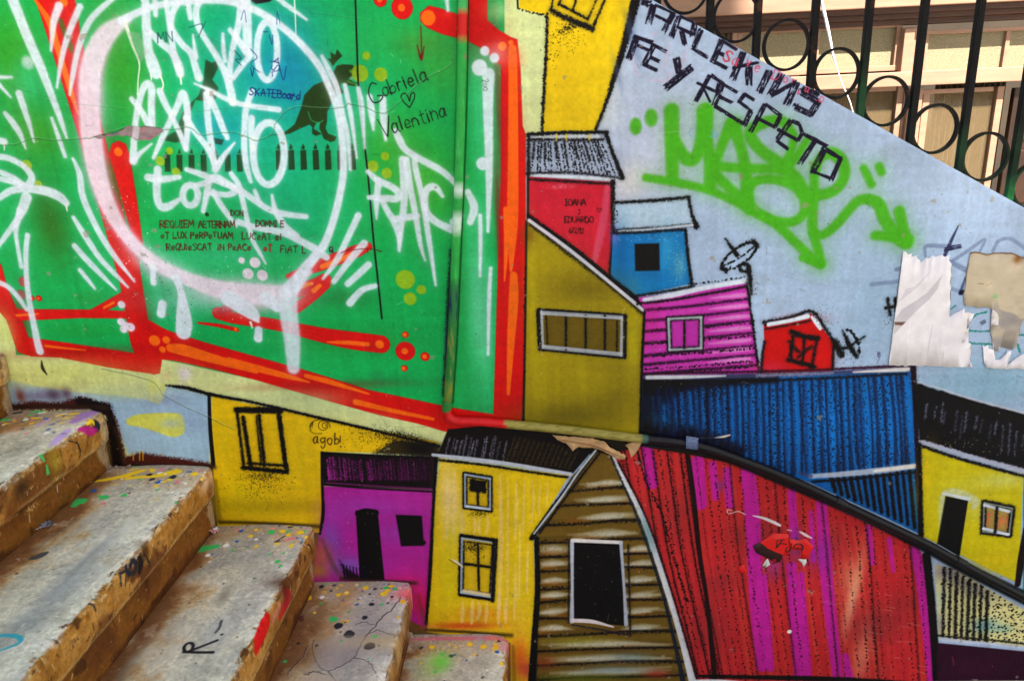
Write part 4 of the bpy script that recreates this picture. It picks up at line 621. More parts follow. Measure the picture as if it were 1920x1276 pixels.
    # paper lines and cracks
    for p, wd in [([-10,272, 30,267, 60,259, 100,262, 150,257, 176,256, 205,248, 235,238, 262,238, 300,243, 330,238, 352,236, 376,250, 400,250, 430,248, 460,255, 485,262, 505,248, 520,228, 540,206, 565,198, 610,200, 645,200, 656,194, 690,202, 706,208, 735,204, 790,150, 842,122, 850,98],2.0),([80,185, 150,193, 210,200, 240,204],1.4),([368,208, 420,205, 500,200],1.4),([-10,140, 40,165, 110,186],1.2),([356,56, 400,74, 440,98, 480,126, 520,150],1.3),([480,0, 560,16, 680,36, 760,52],1.2),([190,690, 240,700, 290,718, 312,742, 380,775, 440,804],1.8),([700,770, 716,780, 725,795, 760,800, 800,798],1.6),([1160,135, 1210,190],1.2),([1145,280, 1230,240],1.0),([1440,495, 1510,445],1.2),([1450,510, 1520,525, 1600,540],1.0),([980,120, 1020,140],1.0),([925,48, 932,40, 936,20, 955,12],1.3),([520,780, 560,770, 640,790, 690,798],1.2),([690,410, 700,440],1)]:
        q = np.array(p, float).reshape(-1, 2); q[1:-1] += rng.normal(0, 1.6, q[1:-1].shape); q = catmull(q, 5); q += rng.normal(0, .5, q.shape)
        S(q+[0, 1.6], wd, (10,40,20) if q[0][0] < 900 else (90,110,150), 2, .34 if wd > 1.7 else .14, False); S(q, wd*.8, (150,210,170) if q[0][0] < 900 and q[:, 1].max() < 600 else (200,206,200), 1.6, .4 if wd > 1.7 else .18, False, h=.8)
    pl = np.array([700,1022,770,1002,870,990,930,955,960,940,1040,950,1090,942,1200,955,1216,976,1190,1002,1130,1042,1040,1046,950,1016,880,1010,800,1022,740,1034], float).reshape(-1,2)/_f
    F(pl, (40,50,30), 3, .8); F(pl+[0, 1.0], (142,118,126), 2, 1, wob=1.2); c.clip(pl); 
    for k in range(30): G(rng.uniform(178,304), rng.uniform(236,262), rng.uniform(3,10), rng.uniform(2,4), (120+rng.normal(0,18),96+rng.normal(0,12),100), .5)
    S([256,240, 253,262], 12, (190,186,204), 3, .8); c.clip()
    # drips, chips and rubs everywhere
    for k in range(420):
        x, y = rng.uniform(0, 1920), rng.uniform(0, 1276)
        if rng.random() < .6: C_(x, y, rng.uniform(.4, 1.0), (20,20,20) if rng.random() < .5 else (226,226,220), 1, .7)
        else:
            L = rng.uniform(3, 14); an = rng.uniform(0, PI); S([x,y, x+L*math.cos(an)+rng.normal(0,1),y+L*math.sin(an)], rng.uniform(.5, .9), (226,226,226) if rng.random() < .6 else (30,24,24), 1, .45, False)
    SP(1100,1100,80,120,120,(226,226,230),(.3,.7)); SP(1640,1130,60,90,60,(226,200,190),(.3,.6)); SP(1060,480,60,60,60,(226,226,200),(.3,.6)); SP(1300,640,80,50,60,(230,220,236),(.3,.7)); SP(1800,830,60,10,50,(226,206,170),(.4,.9)); SP(1780,850,50,14,30,(226,206,170),(.4,.9)); SP(640,960,60,60,40,(230,200,230),(.3,.7)); SP(1660,880,30,4,30,(230,226,230),(.4,.8)); SP(470,520,60,40,90,(236,236,240),(.3,.9)); SP(330,560,50,50,70,(30,60,40),(.4,1.0)); SP(250,470,20,60,40,(240,230,240),(.4,1.3))
    for k in range(16): x, y = rng.uniform(1540,1730), rng.uniform(1090,1260); S([x,y, x+rng.uniform(14,34),y+rng.uniform(1,7)], .9, (230,170,160), 1.2, .45, False)
    S([1372,956, 1364,955, 1366,962, 1384,958, 1398,964], 1.6, (226,206,214), 1.5, .9); S([1412,966, 1430,970, 1450,978, 1462,984], [2,5,6,5], (226,216,226), 1.5, .95); S([1500,996, 1512,1003, 1522,1008], [3,5,2], (226,216,226), 1.5, .9); S([1476,992, 1484,994], 2, (226,216,226), 1.5, .8); C_(1480,1183,4,(236,226,226),1.5)
    S([1340,820, 1356,818, 1368,815], [1,4,3], (226,206,190), 1.5, .95); S([1306,820, 1340,820], 1, (120,110,120), 1.2, .6)
    S([845,1046, 858,1054, 868,1062], [1,5,2], (226,216,200), 1.5, .9); S([842,1048, 858,1058], 1.6, (90,60,50), 1.5, .7)
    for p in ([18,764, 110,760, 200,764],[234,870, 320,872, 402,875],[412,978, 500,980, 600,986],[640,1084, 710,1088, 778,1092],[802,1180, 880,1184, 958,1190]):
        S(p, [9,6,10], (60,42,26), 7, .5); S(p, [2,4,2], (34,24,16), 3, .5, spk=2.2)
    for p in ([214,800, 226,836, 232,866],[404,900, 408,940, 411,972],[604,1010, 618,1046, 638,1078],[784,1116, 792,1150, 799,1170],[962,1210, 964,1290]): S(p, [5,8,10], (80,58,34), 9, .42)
    # grime over all, brush texture
    flake = fbm(c.H, c.W, 16, rng, 4); zone = fbm(c.H, c.W, 260, rng, 3)
    zz_ = (np.arange(c.H)*c.res+c.z0)[:, None]; fl = sstep((flake+0.5*zone-2.45+0.25*np.clip(0.6-zz_, 0, 1))/.12)
    c.img += (np.array([150, 140, 130], np.float32)/255-c.img)*(0.6*fl)[..., None]; c.hgt -= 0.8*fl
    fine = grid_noise(c.H, c.W, 5.0, rng); roll = np.repeat(fbm(c.H, c.W//10+2, 12, rng, 3), 10, 1)[:, :c.W]; streak = np.repeat(fbm(c.H//24+2, c.W, 10, rng, 3), 24, 0)[:c.H]
    c.img *= (1+0.020*fine+0.014*roll+0.016*streak+0.03*zone)[..., None]; c.hgt += .16*fine+.10*roll
    dirt = sstep((fbm(c.H, c.W, 60, rng, 5)-1.0)/1.2); c.img += (np.array([96, 84, 66], np.float32)/255-c.img)*(0.10*dirt)[..., None]
    n1 = fbm(c.H, c.W, 220, rng, 5); n2 = fbm(c.H, c.W, 14, rng, 3); n3 = grid_noise(c.H, c.W, 1.6, rng)
    c.img *= (1+0.03*n1+0.010*n2+0.016*n3)[..., None]; np.clip(c.img, .02, 1, out=c.img)
    c.hgt += 0.10*n2+0.05*n3
#PAINT-END
# ------------------------------------------------------------------ helpers
def link(name, me, m, parent=None):
    o = bpy.data.objects.new(name, me); C.objects.link(o)
    if m is not None: me.materials.append(m)
    if parent is not None: o.parent = parent
    return o
def mesh(name, verts, faces, m, parent=None, smooth=False):
    me = bpy.data.meshes.new(name); me.from_pydata([tuple(map(float, v)) for v in verts], [], faces); me.update()
    if smooth:
        for p in me.polygons: p.use_smooth = True
    return link(name, me, m, parent)
def bmobj(name, bm, m, parent=None, smooth=False, bevel=0.0):
    if bevel: bmesh.ops.bevel(bm, geom=[e for e in bm.edges], offset=bevel, segments=2, affect='EDGES', profile=0.6)
    bmesh.ops.recalc_face_normals(bm, faces=bm.faces)
    me = bpy.data.meshes.new(name); bm.to_mesh(me); bm.free()
    if smooth:
        for p in me.polygons: p.use_smooth = True
    return link(name, me, m, parent)
def tag(o, label=None, cat=None, group=None, kind=None):
    if label: o['label'] = label
    if cat: o['category'] = cat
    if group: o['group'] = group
    if kind: o['kind'] = kind
    return o
def empty(name, loc=(0, 0, 0)):
    o = bpy.data.objects.new(name, None); C.objects.link(o); o.location = loc; o.empty_display_size = 0.05; return o
def add_box(bm, x0, x1, y0, y1, z0, z1):
    r = bmesh.ops.create_cube(bm, size=1.0)
    for v in r['verts']: v.co = Vector(((x0+x1)/2+v.co.x*(x1-x0), (y0+y1)/2+v.co.y*(y1-y0), (z0+z1)/2+v.co.z*(z1-z0)))
def box(name, x0, x1, y0, y1, z0, z1, m, parent=None, bevel=0.003):
    bm = bmesh.new(); add_box(bm, x0, x1, y0, y1, z0, z1); return bmobj(name, bm, m, parent, False, bevel)
def tube(name, pts, r, m, parent=None, seg=14, flat=1.0, cap=True):
    pts = [Vector(p) for p in pts]; vs, fs = [], []
    rs = r if hasattr(r, '__len__') else [r]*len(pts); up = Vector((0.02, 1, 0.01)).normalized()
    for i, p in enumerate(pts):
        t = (pts[min(i+1, len(pts)-1)]-pts[max(i-1, 0)]).normalized()
        a = t.cross(up).normalized(); b = a.cross(t)
        for k in range(seg):
            an = 2*PI*k/seg; vs.append(p+a*math.cos(an)*rs[i]+b*math.sin(an)*rs[i]*flat)
    for i in range(len(pts)-1):
        for k in range(seg): fs.append((i*seg+k, i*seg+(k+1) % seg, (i+1)*seg+(k+1) % seg, (i+1)*seg+k))
    if cap: fs += [tuple(range(seg))[::-1], tuple(range((len(pts)-1)*seg, len(pts)*seg))]
    return mesh(name, vs, fs, m, parent, True)

# ------------------------------------------------------------------ materials
def mat(name):
    m = bpy.data.materials.new(name); m.use_nodes = True; return m, m.node_tree, m.node_tree.nodes['Principled BSDF']
def N(t, kind, **kw):
    n = t.nodes.new('ShaderNode'+kind)
    for k, v in kw.items(): setattr(n, k, v)
    return n
def noise(t, scale, detail=4, rough=0.55, coord='Object', stretch=None):
    tc = N(t, 'TexCoord'); n = N(t, 'TexNoise'); n.inputs['Scale'].default_value = scale; n.inputs['Detail'].default_value = detail; n.inputs['Roughness'].default_value = rough
    if stretch:
        mp = N(t, 'Mapping'); mp.inputs['Scale'].default_value = stretch; t.links.new(tc.outputs[coord], mp.inputs[0]); t.links.new(mp.outputs[0], n.inputs['Vector'])
    else: t.links.new(tc.outputs[coord], n.inputs['Vector'])
    return n
def ramp(t, src, stops):
    r = N(t, 'ValToRGB'); el = r.color_ramp.elements
    while len(el) < len(stops): el.new(0.5)
    for e, (p, c) in zip(el, stops): e.position = p; e.color = (*c, 1) if len(c) == 3 else c
    t.links.new(src, r.inputs[0]); return r
def bump(t, b, src, strength=0.3, dist=0.002, prev=None):
    n = N(t, 'Bump'); n.inputs['Strength'].default_value = strength; n.inputs['Distance'].default_value = dist
    t.links.new(src, n.inputs['Height'])
    if prev is not None: t.links.new(prev.outputs[0], n.inputs['Normal'])
    t.links.new(n.outputs[0], b.inputs['Normal']); return n
def srgb(r, g, b): return tuple(((c/255/12.92) if c/255 <= 0.04045 else ((c/255+0.055)/1.055)**2.4) for c in (r, g, b))
def plain(name, c0, c1, scale=8, rough=0.6, metal=0.0, bs=0.25, bd=0.002, detail=5, stretch=None, spec=0.35):
    m, t, b = mat(name); n = noise(t, scale, detail, 0.6, 'Object', stretch); r = ramp(t, n.outputs[0], [(0.35, c0), (0.65, c1)])
    t.links.new(r.outputs[0], b.inputs['Base Color']); b.inputs['Roughness'].default_value = rough; b.inputs['Metallic'].default_value = metal; b.inputs['Specular IOR Level'].default_value = spec
    n2 = noise(t, scale*9, 4); bump(t, b, n2.outputs[0], bs, bd); return m
def make_image(name, c, gain, data=None):
    im = bpy.data.images.new(name, c.W, c.H, alpha=False, float_buffer=False)
    px = np.ones((c.H, c.W, 4), np.float32)
    px[..., :3] = c.pixels(gain) if data is None else data[..., None]
    im.pixels.foreach_set(px.ravel())
    if data is not None: im.colorspace_settings.name = 'Non-Color'
    im.pack(); return im
def paint_mat(name, c, gain, rough=(0.42, 0.62), hd=0.0018, grain=(420, 0.18, 0.0006), spec=0.3, rel=1.0):
    m, t, b = mat(name)
    uv = N(t, 'UVMap', uv_map='paint'); i = N(t, 'TexImage'); i.image = make_image(name, c, gain); i.extension = 'MIRROR'; i.interpolation = 'Cubic'
    h = N(t, 'TexImage'); hv = np.clip(c.hgt*0.35+0.35, 0, 1); h.image = make_image(name+' relief', c, None, hv); h.extension = 'MIRROR'; h.interpolation = 'Cubic'
    t.links.new(uv.outputs[0], i.inputs[0]); t.links.new(uv.outputs[0], h.inputs[0]); t.links.new(i.outputs[0], b.inputs['Base Color'])
    b1 = bump(t, b, h.outputs[0], 0.55, hd); n = noise(t, grain[0], 3); b2 = bump(t, b, n.outputs[0], grain[1], grain[2], b1); n3 = noise(t, 26, 5); b3 = bump(t, b, n3.outputs[0], 0.4*rel, 0.005, b2); n4 = noise(t, 90, 3); bump(t, b, n4.outputs[0], 0.22*rel, 0.002, b3)
    r = N(t, 'MapRange'); r.inputs['To Min'].default_value, r.inputs['To Max'].default_value = rough; t.links.new(n3.outputs[0], r.inputs[0]); t.links.new(r.outputs[0], b.inputs['Roughness'])
    b.inputs['Specular IOR Level'].default_value = spec; return m
def set_uv(me, c, fn):
    uv = me.uv_layers.new(name='paint'); q = fn(np.array([v.co for v in me.vertices]))
    u = np.column_stack([(q[:, 0]-c.x0)/c.wm, (q[:, 1]-c.z0)/c.hm])
    idx = np.array([l.vertex_index for l in me.loops]); uv.data.foreach_set('uv', u[idx].astype(np.float32).ravel())

# ------------------------------------------------------------------ the painted wall
wc = Canvas(-2.7, -0.35, 5.2, 2.6, 0.00125, lambda p: on_y(p)[:, [0, 2]], 3)
paint_mural(wc)
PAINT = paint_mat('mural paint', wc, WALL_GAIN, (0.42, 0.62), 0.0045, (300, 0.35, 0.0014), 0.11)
xz = lambda v: v[:, [0, 2]]
e0, e1 = on_y([(1225, 0)])[0], on_y([(1920, 388)])[0]; sl_ = (e1[2]-e0[2])/(e1[0]-e0[0])
def edge_z(x): return e0[2]+(x-e0[0])*sl_
WT = 0.22                                             # wall thickness
outline = [(-3.6, -1.0), (2.9, -1.0), (2.9, edge_z(2.9)), (e0[0]-0.62, edge_z(e0[0]-0.62)), (e0[0]-0.64, 3.4), (-3.6, 3.4)]
bm = bmesh.new(); f = bm.faces.new([bm.verts.new((x, 0, z)) for x, z in outline])
r_ = bmesh.ops.extrude_face_region(bm, geom=[f])
for v in r_['geom']:
    if isinstance(v, bmesh.types.BMVert): v.co.y += WT
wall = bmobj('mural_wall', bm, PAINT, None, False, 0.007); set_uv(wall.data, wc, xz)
tag(wall, 'long plastered stairway wall painted with a green graffiti panel and crooked hillside houses, sloping top', 'wall')
CELL = 2; idmap = np.zeros((wc.H//CELL, wc.W//CELL), np.int16); coats = []
def claim(m, name, parent, label):
    """a coat of paint as a part of the wall: the cells it covers, taken from whatever was painted before"""
    h, w_ = idmap.shape; m = m[:h*CELL, :w_*CELL].reshape(h, CELL, w_, CELL).mean((1, 3)) > 0.5
    coats.append((name, parent, label)); idmap[m] = len(coats); return len(coats)
def sheet(name, key, parent, label=None, dy=0.0):
    q = wc.p(HOUSE[key] if isinstance(key, str) else key); return claim(wc.inside(q, (0, wc.W, 0, wc.H)), name, parent, label)
def stencil(name, key, parent, label=None): return claim(wc.rec[key], name, parent, label)
def lay_coats():
    made = {}; s = wc.res*CELL; y = -0.0006
    for k, (name, parent, label) in enumerate(coats, 1):
        m = idmap == k; vs, fs = [], []; open_ = {}
        for j in range(m.shape[0]+1):
            runs = set()
            if j < m.shape[0]:
                d = np.diff(np.r_[0, m[j].astype(int), 0]); runs = set(zip(np.nonzero(d == 1)[0].tolist(), np.nonzero(d == -1)[0].tolist()))
            for r in [r for r in open_ if r not in runs]:
                j0 = open_.pop(r); n = len(vs); x0, x1, z0, z1 = wc.x0+r[0]*s, wc.x0+r[1]*s, wc.z0+j0*s, wc.z0+j*s
                vs += [(x0, y, z0), (x1, y, z0), (x1, y, z1), (x0, y, z1)]; fs.append((n, n+1, n+2, n+3))
            for r in runs: open_.setdefault(r, j)
        o = mesh(name, vs, fs, PAINT, made.get(parent, wall)); set_uv(o.data, wc, xz); made[k] = o
        if label: o['label'] = label
P_ = lambda key, label, **subs: [(lambda h: [sheet(n.rstrip('_0123456789'), k, h, None, 0.002) for n, k in subs.items()])(sheet('painted_house', key, 0, label))]
P_('tall', 'tall yellow painted house leaning at the top of the wall', painted_window=[1034,-40, 1033,18, 1110,54, 1136,-6, 1140,-40])
P_('red', 'crimson painted house with a dated love note', painted_roof='red_roof'); P_('cyan', 'small sky blue painted house', painted_roof='cyan_roof', painted_window='cyan_win')
P_('olive', 'olive painted house with a slanting white roof line', painted_window='olive_win'); P_('pink', 'pink clapboard painted house', painted_window='pink_win'); P_('hut', 'tiny red painted house with white gable', painted_window='hut_win')
P_('bluebig', 'wide blue painted shed with corrugated roof'); P_('lemon', 'lemon yellow painted house under a black roof', painted_roof='dark_roof', painted_door='lemon_door', painted_window='lemon_win')
P_('mustard', 'mustard painted house beside the steps', painted_window='mustard_win'); P_('purple', 'purple painted house with black door', painted_roof='purple_roof', painted_door='purple_door', painted_window='purple_win')
P_('brown', 'brown clapboard painted house with one dark window', painted_window='brown_win'); P_('corn', 'pale streaked yellow painted house with two windows', painted_roof='corn_roof', painted_window='corn_win_a', painted_window_2='corn_win_b')
P_('barn', 'red painted house with magenta and dotted stripes'); P_('cream', 'cream dotted painted house at the foot', painted_wall='plum')
stencil('painted_border', 'border', 0, 'red jagged border of the green panel'); sheet('painted_dinosaur', 'dino', 0, 'dark stencilled dinosaur with crown')
stencil('painted_dish', 'dish_a', 0, 'black sketched satellite dish on the pink house'); stencil('painted_dish', 'dish_b', 0, 'black sketched satellite dish on the red hut')
stencil('painted_ring', 'ring', 0, 'large white sprayed ring with drips'); stencil('graffiti_tag', 'white', 0, 'white sprayed tag letters and rays'); stencil('graffiti_tag', 'masor', 0, 'bright green sprayed tag with arrow ends')
stencil('graffiti_slogan', 'brush', 0, 'black brushed slogan in capitals'); stencil('graffiti_names', 'names', 0, 'black marker names around a heart'); stencil('graffiti_prayer', 'requiem', 0, 'small dark red handwritten lines')

lay_coats()

# ------------------------------------------------------------------ the conduit fixed to the wall
def path(px, y=-0.017, n=7):
    return [tuple(v) for v in on_y(catmull(np.array(px, float).reshape(-1, 2), n), y)]
def pipe_mat():
    m, t, b = mat('conduit paint'); a = N(t, 'VertexColor', layer_name='coat'); n = noise(t, 60, 5); n2 = noise(t, 14, 5)
    mx = N(t, 'MixRGB', blend_type='MULTIPLY'); mx.inputs[0].default_value = 1.0; r = ramp(t, n.outputs[0], [(0.3, (.82, .82, .8)), (0.55, (1, 1, 1))])
    t.links.new(a.outputs[0], mx.inputs[1]); t.links.new(r.outputs[0], mx.inputs[2])
    mx2 = N(t, 'MixRGB'); r2 = ramp(t, n2.outputs[0], [(0.72, (0, 0, 0)), (0.75, (1, 1, 1))]); t.links.new(r2.outputs[0], mx2.inputs[0]); t.links.new(mx.outputs[0], mx2.inputs[1]); mx2.inputs[2].default_value = (*srgb(120, 120, 90), 1)
    t.links.new(mx2.outputs[0], b.inputs['Base Color']); b.inputs['Roughness'].default_value = 0.42; b.inputs['Specular IOR Level'].default_value = 0.25; bump(t, b, n2.outputs[0], 0.5, 0.003); return m
PIPE = pipe_mat()
def coat(o, fn):
    me = o.data; ca = me.color_attributes.new('coat', 'FLOAT_COLOR', 'POINT')
    for i, v in enumerate(me.vertices): ca.data[i].color = (*srgb(*fn(v.co)), 1)
pipe = empty('wall_conduit', on_y([(840, 785)], -0.017)[0]); tag(pipe, 'thin painted pipe clipped to the mural, green upright then red, olive and black sloping run', 'pipe')
org = Vector(pipe.location)
def ptube(name, px, r, n=7, fn=None):
    o = tube(name, [Vector(p)-org for p in path(px, n=n)], r, PIPE, pipe, 16); coat(o, lambda co: fn(co+org)); return o
zz = lambda y_, x_=855: on_y([(x_, y_)])[0][2]
def upright(co):
    z = co.z; rg = random.random
    if z < zz(705): return (70, 130, 50) if rg() < .6 else (140, 120, 40)
    if z < zz(600): return (30, 120, 50) if rg() < .75 else (120, 130, 60)
    if z < zz(520): return (28, 110, 54) if rg() < .6 else (16, 40, 80)
    if zz(432) < z < zz(402): return (190, 220, 200)
    if zz(360) < z < zz(338): return (200, 220, 210)
    if zz(76) < z < zz(26): return (198, 16, 12)
    if z > zz(26): return (60, 170, 90)
    return (26, 158, 62) if rg() < .93 else (50, 176, 78)
ptube('pipe_run', [869,-60, 868,0, 865,160, 861,320, 854,480, 847,640, 839,755], 0.0112, 9, upright)
ptube('elbow', [839,752, 838,768, 841,780, 850,787, 862,789], 0.0132, 6, lambda co: (196, 14, 20) if co.z < zz(763) else (40, 120, 50))
xx = lambda x_: on_y([(x_, 815)])[0][0]
def slope(co):
    x = co.x
    if x < xx(950): return (206, 16, 24)
    if x < xx(1203): return (150, 140, 66) if random.random() < .8 else (120, 112, 40)
    if x < xx(1212): return (60, 90, 80)
    return (12, 12, 22) if x < xx(1330) else (9, 9, 10)
ptube('pipe_run', [860,789, 900,790, 954,795, 1020,801, 1085,808, 1186,820, 1240,825, 1286,831, 1336,843, 1386,861, 1440,881, 1515,913, 1615,961, 1666,985, 1741,1021, 1816,1063, 1920,1118, 2010,1166, 2400,1368], 0.0118, 10, slope)
for k, (x, y) in enumerate([(1575, 941), (1800, 1053)]):
    ptube('pipe_coupling', [x-9,y-5, x,y, x+9,y+5], 0.0132, 4, lambda co: (20, 19, 22))

# ------------------------------------------------------------------ the stairs
NOSE = [(18, 655), (205, 766), (405, 869), (595, 981), (778, 1087), (957, 1186)]
st = [on_y([p])[0] for p in NOSE]; NX = [p[0]-0.006 for p in st]; NZ = [p[2] for p in st]; NZ.append(NZ[-1]-0.19)
NX = [-1.70]+NX; NZ = [NZ[0]+0.19]+NZ                              # one more above, out of sight
DW = 2.3
def step_canvas(k, seed):
    c = Canvas(0, 0, DW, 0.60, 0.0016, None, seed)
    rise = NZ[k]-NZ[k+1]
    def tread(p): q = on_z(p, NZ[k]); return np.column_stack([-q[:, 1], rise+NX[k]-q[:, 0]])
    def riser(p): q = on_x(p, NX[k]-0.006); return np.column_stack([-q[:, 1], q[:, 2]-NZ[k+1]])
    c.tread, c.riser, c.map, c.rise = tread, riser, tread, rise
    return c
def paint_step(c, k):
    rng = c.rng; H, W, res = c.H, c.W, c.res; sr = int(c.rise/res); run = int((NX[k]-NX[k-1])/res)
    s_ = (np.arange(H)-sr)[:, None]*res; d = np.arange(W)[None, :]*res
    n1, n2, n3, n4 = fbm(H, W, 150, rng, 6), fbm(H, W, 40, rng, 5), fbm(H, W, 9, rng, 3), fbm(H, W, 4, rng, 2)
    st_ = fbm(H, W//6+2, 30, rng, 4); st_ = np.repeat(st_, 6, 1)[:, :W]                 # smears running along the tread
    g = lambda *v: np.array(v, np.float32)/255
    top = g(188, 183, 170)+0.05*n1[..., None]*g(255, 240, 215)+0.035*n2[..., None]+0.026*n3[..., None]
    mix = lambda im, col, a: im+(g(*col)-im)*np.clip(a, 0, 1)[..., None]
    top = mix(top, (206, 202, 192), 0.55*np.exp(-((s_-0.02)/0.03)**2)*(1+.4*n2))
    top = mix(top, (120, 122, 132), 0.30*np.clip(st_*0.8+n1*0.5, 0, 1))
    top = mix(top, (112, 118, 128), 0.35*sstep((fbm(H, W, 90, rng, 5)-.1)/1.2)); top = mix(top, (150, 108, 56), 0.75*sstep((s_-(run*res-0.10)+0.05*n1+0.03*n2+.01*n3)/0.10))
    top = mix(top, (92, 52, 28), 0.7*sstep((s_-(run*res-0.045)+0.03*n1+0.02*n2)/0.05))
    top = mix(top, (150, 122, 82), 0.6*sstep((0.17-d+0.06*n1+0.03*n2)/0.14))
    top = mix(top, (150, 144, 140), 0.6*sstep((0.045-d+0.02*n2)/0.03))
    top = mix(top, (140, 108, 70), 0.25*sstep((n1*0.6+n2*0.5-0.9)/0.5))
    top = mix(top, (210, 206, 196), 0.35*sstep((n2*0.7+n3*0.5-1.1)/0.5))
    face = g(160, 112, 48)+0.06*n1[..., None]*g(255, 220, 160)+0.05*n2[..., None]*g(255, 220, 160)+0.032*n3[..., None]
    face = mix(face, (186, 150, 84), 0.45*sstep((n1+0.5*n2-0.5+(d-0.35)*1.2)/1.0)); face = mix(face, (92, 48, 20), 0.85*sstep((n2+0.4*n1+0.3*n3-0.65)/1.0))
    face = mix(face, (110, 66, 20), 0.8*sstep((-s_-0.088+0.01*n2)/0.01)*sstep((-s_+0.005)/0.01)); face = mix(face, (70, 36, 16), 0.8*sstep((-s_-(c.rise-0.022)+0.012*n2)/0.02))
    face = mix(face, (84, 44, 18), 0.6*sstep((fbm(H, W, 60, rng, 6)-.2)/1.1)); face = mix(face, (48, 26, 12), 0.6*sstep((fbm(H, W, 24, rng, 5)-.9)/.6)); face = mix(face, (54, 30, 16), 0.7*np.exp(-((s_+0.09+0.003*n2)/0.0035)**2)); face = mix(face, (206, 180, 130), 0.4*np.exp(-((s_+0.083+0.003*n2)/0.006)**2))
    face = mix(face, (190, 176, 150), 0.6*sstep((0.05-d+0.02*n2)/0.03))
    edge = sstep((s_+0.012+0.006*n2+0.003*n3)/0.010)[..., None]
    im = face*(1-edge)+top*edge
    im = mix(im, (110, 66, 30), 0.6*np.exp(-((s_+0.004+0.004*n2)/0.005)**2)*sstep(n2+0.6))
    pore = grid_noise(H, W, 2.0, rng); pit = grid_noise(H, W, 3.4, rng)
    im = mix(im, (84, 66, 46), 0.4*sstep((pore+.5*n2-2.0)/.5)); im = mix(im, (216, 206, 188), 0.5*sstep((pit+.4*n3-2.0)/.5))
    c.hgt -= 0.6*sstep((pore+.5*n2-1.75)/.5)
    im *= (1+0.055*n4+0.035*rng.standard_normal((H, W)).astype(np.float32))[..., None]
    c.img[:] = np.clip(im, 0.03, 1); c.hgt += 0.25*n3+0.12*n4+0.2*np.clip(n2, -1, 1)
    F, S, G, B, C_ = c.F, c.S, c.G, c.B, c.C
    YE, GE, BL, NB, WH, PU, MA = (232, 184, 26), (52, 178, 92), (34, 78, 160), (34, 36, 46), (222, 222, 224), (140, 96, 190), (170, 24, 120)
    def metres(fn):                                      # lay paint by distance from wall and nosing instead
        old = c.map; c.map = lambda p: p; fn(); c.map = old
    def drops(n, dmax, cols, rmax=0.006):
        for _ in range(n):
            dd = abs(rng.normal(0, dmax)); ss = c.rise+rng.uniform(0.004, run*res-0.01); col = cols[rng.integers(len(cols))]; r = rmax*rng.random()**2.2+0.0011
            c.S([dd, ss, dd+rng.normal(0, r*.5), ss+rng.normal(0, r*.5)], [2*r, 1.6*r], col, 1.6, .92, False, h=.2)
    c.clipm = np.clip(0.75+0.5*n2+0.6*n3, 0, 1)
    metres(lambda: drops(75, 0.09, [YE, YE, GE, NB, WH, WH, BL, (206, 110, 130)], 0.007)); c.clipm = None
    metres(lambda: drops(30, 0.5, [NB, NB, WH, (120, 80, 50)], 0.0022))
    def chips():
        for _ in range(46):
            dd, ss = rng.uniform(0, 1.0), rng.uniform(0.01, c.rise-0.01); L = rng.uniform(.004, .02)
            c.S([dd, ss, dd+rng.normal(0, .004), ss+L], rng.uniform(.0008, .003), (60, 34, 16) if rng.random() < .6 else (216, 196, 160), 1.4, .8, False)
        for _ in range(60): c.C(rng.uniform(0, 1), c.rise+rng.uniform(0, run*res), rng.uniform(.0006, .002), (70, 60, 50) if rng.random() < .6 else (216, 212, 206), 1, .8)
    metres(chips)
    def nicks():
        for _ in range(90):
            dd = rng.uniform(0.02, 1.1); ss = c.rise+rng.normal(-.004, .006); L = rng.uniform(.004, .022); col = [(206, 190, 160), (60, 36, 18), (120, 84, 46), (190, 160, 110)][rng.integers(4)]
            q = np.column_stack([dd+np.linspace(0, L, 5), ss+rng.normal(0, .0025, 5)]); c.S(q.ravel(), rng.uniform(.001, .006, 5), col, 2, rng.uniform(.5, .95), False, spk=2.0)
        for _ in range(26):
            dd, ss = rng.uniform(0, 1.1), rng.uniform(-.0, c.rise*.95); c.G(dd, ss, rng.uniform(.006, .03), rng.uniform(.004, .014), (70, 42, 20) if rng.random() < .5 else (206, 176, 120), rng.uniform(.3, .6), 0, .9)
        for _ in range(8):
            q = np.cumsum(np.r_[[[rng.uniform(0, 1), c.rise+rng.uniform(.02, .2)]], rng.normal(0, .012, (7, 2))], 0); c.S(q.ravel(), [.0012, .0018, .001], (92, 80, 68), 1.4, .55, False)
    metres(nicks)
    def blot(x, y, r, col):
        r *= .62; c.C(x, y, r, col, 1.8, .96, h=.2)
        for _ in range(4): an = rng.uniform(0, 2*PI); c.C(x+r*.75*math.cos(an), y+r*.5*math.sin(an), r*rng.uniform(.3, .62), col, 1.8, .96, h=.2)
        if r > 3 and rng.random() < .6: an = rng.uniform(0, 2*PI); c.C(x+r*2.2*math.cos(an), y+r*1.4*math.sin(an), r*.22, col, 1.5, .9)
